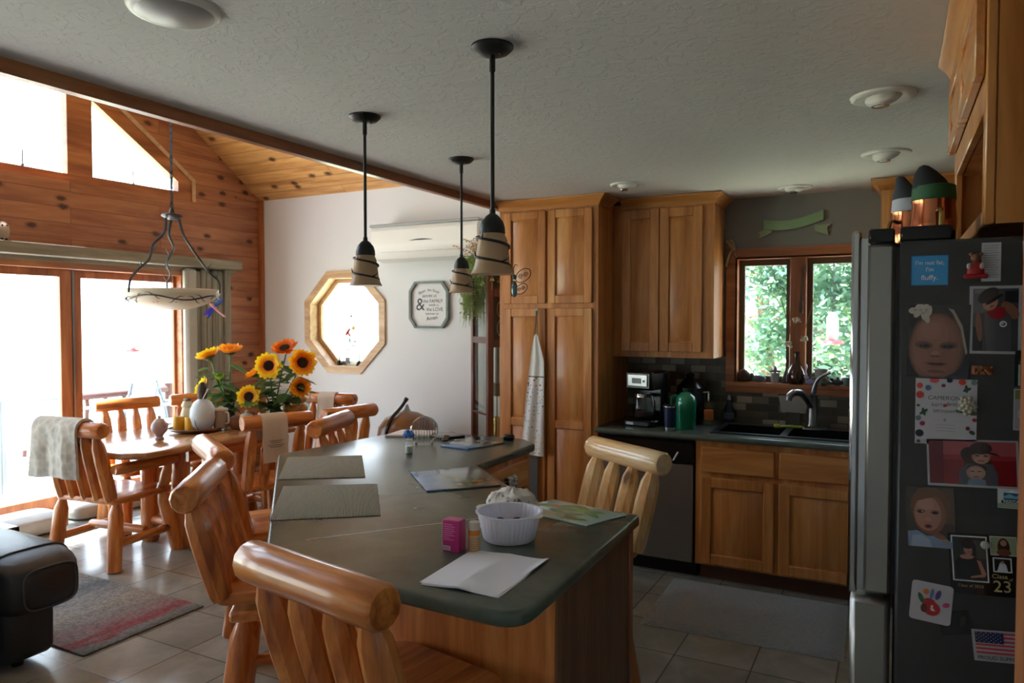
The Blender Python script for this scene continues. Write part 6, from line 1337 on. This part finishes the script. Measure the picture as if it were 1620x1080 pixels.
nm_ = flatpic('souvenir_magnet', 'blue and white souvenir magnet on the right edge of the red photo', 'magnet', .222, 1.250, .052, .040, 1, [('#35688c', rect(-.6, 1, -.15, .62)), ('#7fb0c8', [(-.6, .2), (-.2, .5), (.2, .25), (.6, .55), (1, .3), (1, .05), (-.6, .05)]), ('#dfe6ea', [(-.5, .62), (0, .9), (.3, .72), (1, .8), (1, .62)]), ('#24343c', rect(-.75, 1, -.5, -.18)), ('#93a58f', rect(-1, 1, -.95, -.52))], '#c3c9cc', 'magnets on the fridge side', .002, [('NIAGARA', .0088, .12, -.34, '#e8ecee', 0)])
flatpic('photo_print', 'photo of a worried toddler in a pale blue top', 'photo', .077, 1.193, .090, .129, 3, [
    ('#4a4038', rect(-1, 1, -1, 1)), ('#5b4a3c', rect(.5, 1, -.2, 1)), ('#6a4a38', ell(0, .35, .85, .68)), (SKD, ell(-.05, .1, .68, .68)), (SK, ell(-.12, .12, .56, .58)), ('#a97f70', ell(-.2, .45, .34, .2)), ('#6a4a38', [(-.75, .6), (-.5, .95), (.3, .98), (.6, .6), (.2, .7), (-.2, .62), (-.5, .55)]), ('#7a5a4a', ell(-.42, .2, .2, .07)), ('#7a5a4a', ell(.18, .18, .2, .07)), ('#20181a', ell(-.42, .18, .12, .05)), ('#20181a', ell(.18, .16, .12, .05)), ('#d8c8c4', ell(-.36, .19, .03, .02)), ('#b5806e', ell(-.12, -.06, .13, .06)), ('#7c3f40', ell(-.12, -.3, .17, .07)), ('#2c1214', ell(-.12, -.3, .1, .035)), ('#7a8fae', [(-1, -1), (-1, -.5), (-.6, -.45), (-.2, -.62), (.4, -.6), (.85, -.8), (.85, -1)]), ('#94a6c0', [(-.9, -1), (-.8, -.62), (-.4, -.6), (-.1, -.75), (0, -1)]), (SKD, ell(.3, -.6, .3, .1, -15)), ('#8a8476', ell(.55, -.82, .12, .08))])
an = [('#121214', rect(-1, 1, -1, 1)), ('#cfd0d4', rect(-.92, .12, -.58, .93)), ('#2c2e30', rect(-.88, .08, -.54, .89)), ('#3f4440', rect(-.3, .08, .2, .8)), ('#16171c', [(-.8, -.5), (-.82, .1), (-.55, .3), (-.25, .2), (-.1, -.1), (-.15, -.5)]), (SK, ell(-.42, .5, .14, .2)), ('#2a1d1a', ell(-.44, .66, .19, .16)), ('#2a1d1a', ell(-.26, .45, .06, .25)), (SK, ell(-.48, .24, .2, .08)), (SK, [(-.2, .15), (-.1, .12), (.05, -.3), (.0, -.4), (-.4, -.46), (-.4, -.4), (-.08, -.32)]), ('#3a2422', ell(-.47, .53, .025, .015)), ('#3a2422', ell(-.36, .53, .025, .015)), ('#93494c', ell(-.41, .40, .05, .02)),
      ('#c3c6bc', rect(.2, .95, .35, .98)), ('#8f9a7c', rect(.22, .93, .38, .95)), ('#3a281f', ell(.58, .62, .17, .3)), (SK, ell(.58, .76, .09, .1)), ('#6a4034', ell(.58, .45, .2, .12)), ('#c9cacc', rect(.25, .78, -.2, .28)), ('#202226', rect(.29, .74, -.16, .24)), ('#bfc6d2', [(.36, -.16), (.44, .1), (.52, .16), (.62, .05), (.66, -.16)]), (SK, ell(.52, .13, .05, .05))]
flatpic('announcement_card', 'black graduation announcement card with several small photos and gold lettering', 'card', .175, 1.105, .125, .128, 4, an, '#121214', 'cards on the fridge side', .0006, [('Class', .013, .42, -.34, '#b9a678', 0), ('of', .009, .72, -.42, '#b9a678', 0), ('23', .034, .48, -.68, '#c2ae7c', 0), ('Class of 2023', .0085, -.42, -.72, '#a8966a', 0)])
solo('round_magnet', MB().lathe([(0, 0), (.0085, 0), (.0085, .002), (.006, .0045), (0, .005)], n=20, T=Matrix.Rotation(radians(90), 4, 'X')), plain('silver_magnet', '#a5a8aa', .4), 'small round silver magnet on the black announcement card', 'magnet', 'magnets on the fridge side', loc=(.176, FY-.0035, 1.148))
flatpic('photo_print', 'dark photo tucked under the handprint card, tilted', 'photo', .125, .972, .06, .05, 14, [('#1a1b1e', rect(-.95, .95, -.95, .95)), ('#3a3328', ell(.5, .1, .2, .5, -20))], '#17181b')
flatpic('handprint_card', 'white card with a colourful painted child handprint', 'card', .080, 1.008, .078, .086, -4, [('#a82430', ell(.05, -.3, .42, .36)), ('#a82430', ell(-.1, -.05, .32, .26)), ('#5a2a24', ell(-.32, -.34, .16, .22)), ('#e0d8d8', [(0, -.35), (.0, -.12), (.12, -.12), (.1, -.25), (.24, -.4), (.05, -.4)]), ('#2f6a44', ell(-.5, .15, .12, .28, 28)), ('#c9702c', ell(-.28, .52, .15, .14)), ('#5a7cb4', ell(.0, .45, .09, .28, -8)), ('#54407e', ell(.3, .45, .12, .26, -18)), ('#b8487c', ell(.72, .02, .18, .12, 25))], '#b6b8c2', 'cards on the fridge side', .0012, (), False, .008)
st_ = [('#c3404c' if k % 2 == 0 else '#adaeb6', rect(-.9, .98, .88-.125*(k+1), .88-.125*k)) for k in range(11)]
stars = [('#b0b4c4', ell(-.84+.16*i+(.08 if j % 2 else 0), .82-.11*j, .025, .025, 0, 5)) for i in range(6) for j in range(6) if not (j % 2 and i == 5)]
flatpic('flag_magnet', 'white-edged flag magnet with stars and stripes near the bottom of the fridge side', 'magnet', .210, .938, .105, .066, 6, st_+[('#27305a', rect(-.9, .06, .18, .88))]+stars, '#a6a8b0', 'magnets on the fridge side', .0008, [('PROUD SUPPORTER', .0105, .02, -.74, '#22252c', 0)])
rm = thing('flower_magnet', 'cream carved flower magnet on the corner of the birthday invitation', 'magnet', (.139, FY-.002, 1.44), 0, 'magnets on the fridge side')
rmb = MB()
for k in range(16): rmb.sph((.0125*cos(k*2.4)*sqrt(k/10), -.004-.003*(1-k/16), .0145*sin(k*2.4)*sqrt(k/10)), .0055, 7, (1, .8, 1))
part(rm, 'petals', rmb, plain('cream_resin', '#b8b3a2', .6), kind='stuff', sharp=180); part(rm, 'leaf', MB().sph((-.012, -.002, -.014), .006, 8, (1.6, .3, .7)).sph((.012, -.002, -.018), .006, 8, (1.4, .3, .7)), plain('magnet_leaf', '#5c6b52', .6))
om = MB(); oq = random.Random(9)
for k in range(24): om.sph((oq.uniform(-.017, .017), -.003, oq.uniform(-.007, .007)), oq.uniform(.002, .0045), 6)
solo('mosaic_magnet', om.bx(-.019, .019, -.002, 0, -.009, .009, .002), plain('orange_mosaic', '#8f5434', .4, var=.5), 'small orange pebble-textured oval magnet below the capped child photo', 'magnet', 'magnets on the fridge side', loc=(.165, FY-.0006, 1.514), sharp=60)
flatpic('photo_print', 'pale grey photo at the right edge of the fridge, beside the invitation', 'photo', .243, 1.435, .045, .085, 0, [('#8d8f9c', rect(-.9, .9, -.95, .5)), ('#6f7448', rect(-.9, .9, .5, .95)), ('#a5a7b4', ell(0, -.2, .7, .4)), ('#6c5a58', ell(.75, .45, .3, .25))], '#a7a9b2')
flatpic('photo_print', 'dark tall photo at the right edge of the fridge, above the pale one', 'photo', .246, 1.52, .05, .075, 0, [('#23302c', rect(-.95, .95, -.95, .95)), ('#4a5c58', ell(-.2, .3, .5, .4)), ('#a8b0b0', rect(-.75, -.6, -.95, .2)), ('#a8b0b0', rect(-.3, -.15, -.95, .1))], '#20282a')

def mug(loc, rz, s, label, cone, band, capz):
    t = thing('copper_mug', label, 'mug', loc, rz, 'copper mugs on the fridge')
    part(t, 'cup', MB().lathe([(0, 0), (.036*s, 0), (.045*s, .012*s), (.048*s, .05*s), (.044*s, .094*s), (.046*s, .103*s), (.042*s, .102*s), (.04*s, .094*s), (.042*s, .04*s), (0, .01)], n=32), 'copper')
    part(t, 'handle', MB().tube(smooth([(-.014*s, -.044*s, .075*s), (-.022*s, -.075*s, .072*s), (-.024*s, -.078*s, .03*s), (-.014*s, -.046*s, .018*s)], 6), .005*s, 8), 'brass')
    b = MB(); b.lathe([(.042*s, .101*s), (.043*s, .112*s), (.040*s, .128*s), (.033*s, .15*s), (.022*s, .168*s), (.010*s, capz*s-.004), (0, capz*s)], n=24); b.v = [(x-.35*max(0, z-.12)-.0, y, z) for x, y, z in b.v]; q = part(t, 'hat', b, plain('hat_'+cone, cone, .85))
    part(t, 'hat_band', MB().lathe([(.042*s, .102*s), (.0455*s, .106*s), (.0435*s, .135*s), (.040*s, .137*s)], n=24), plain('band_'+band, band, .6)); return t
mug((.078, 1.96, 1.79), 25, 1.02, 'larger copper mug wearing a green-banded dark cloth hat on the fridge', '#23282a', '#235c38', .185)
m2 = mug((.035, 2.13, 1.79), -20, 1.0, 'copper mug behind the green-banded one, with a tall grey hat and white band', '#39424c', '#b9bfcc', .20)
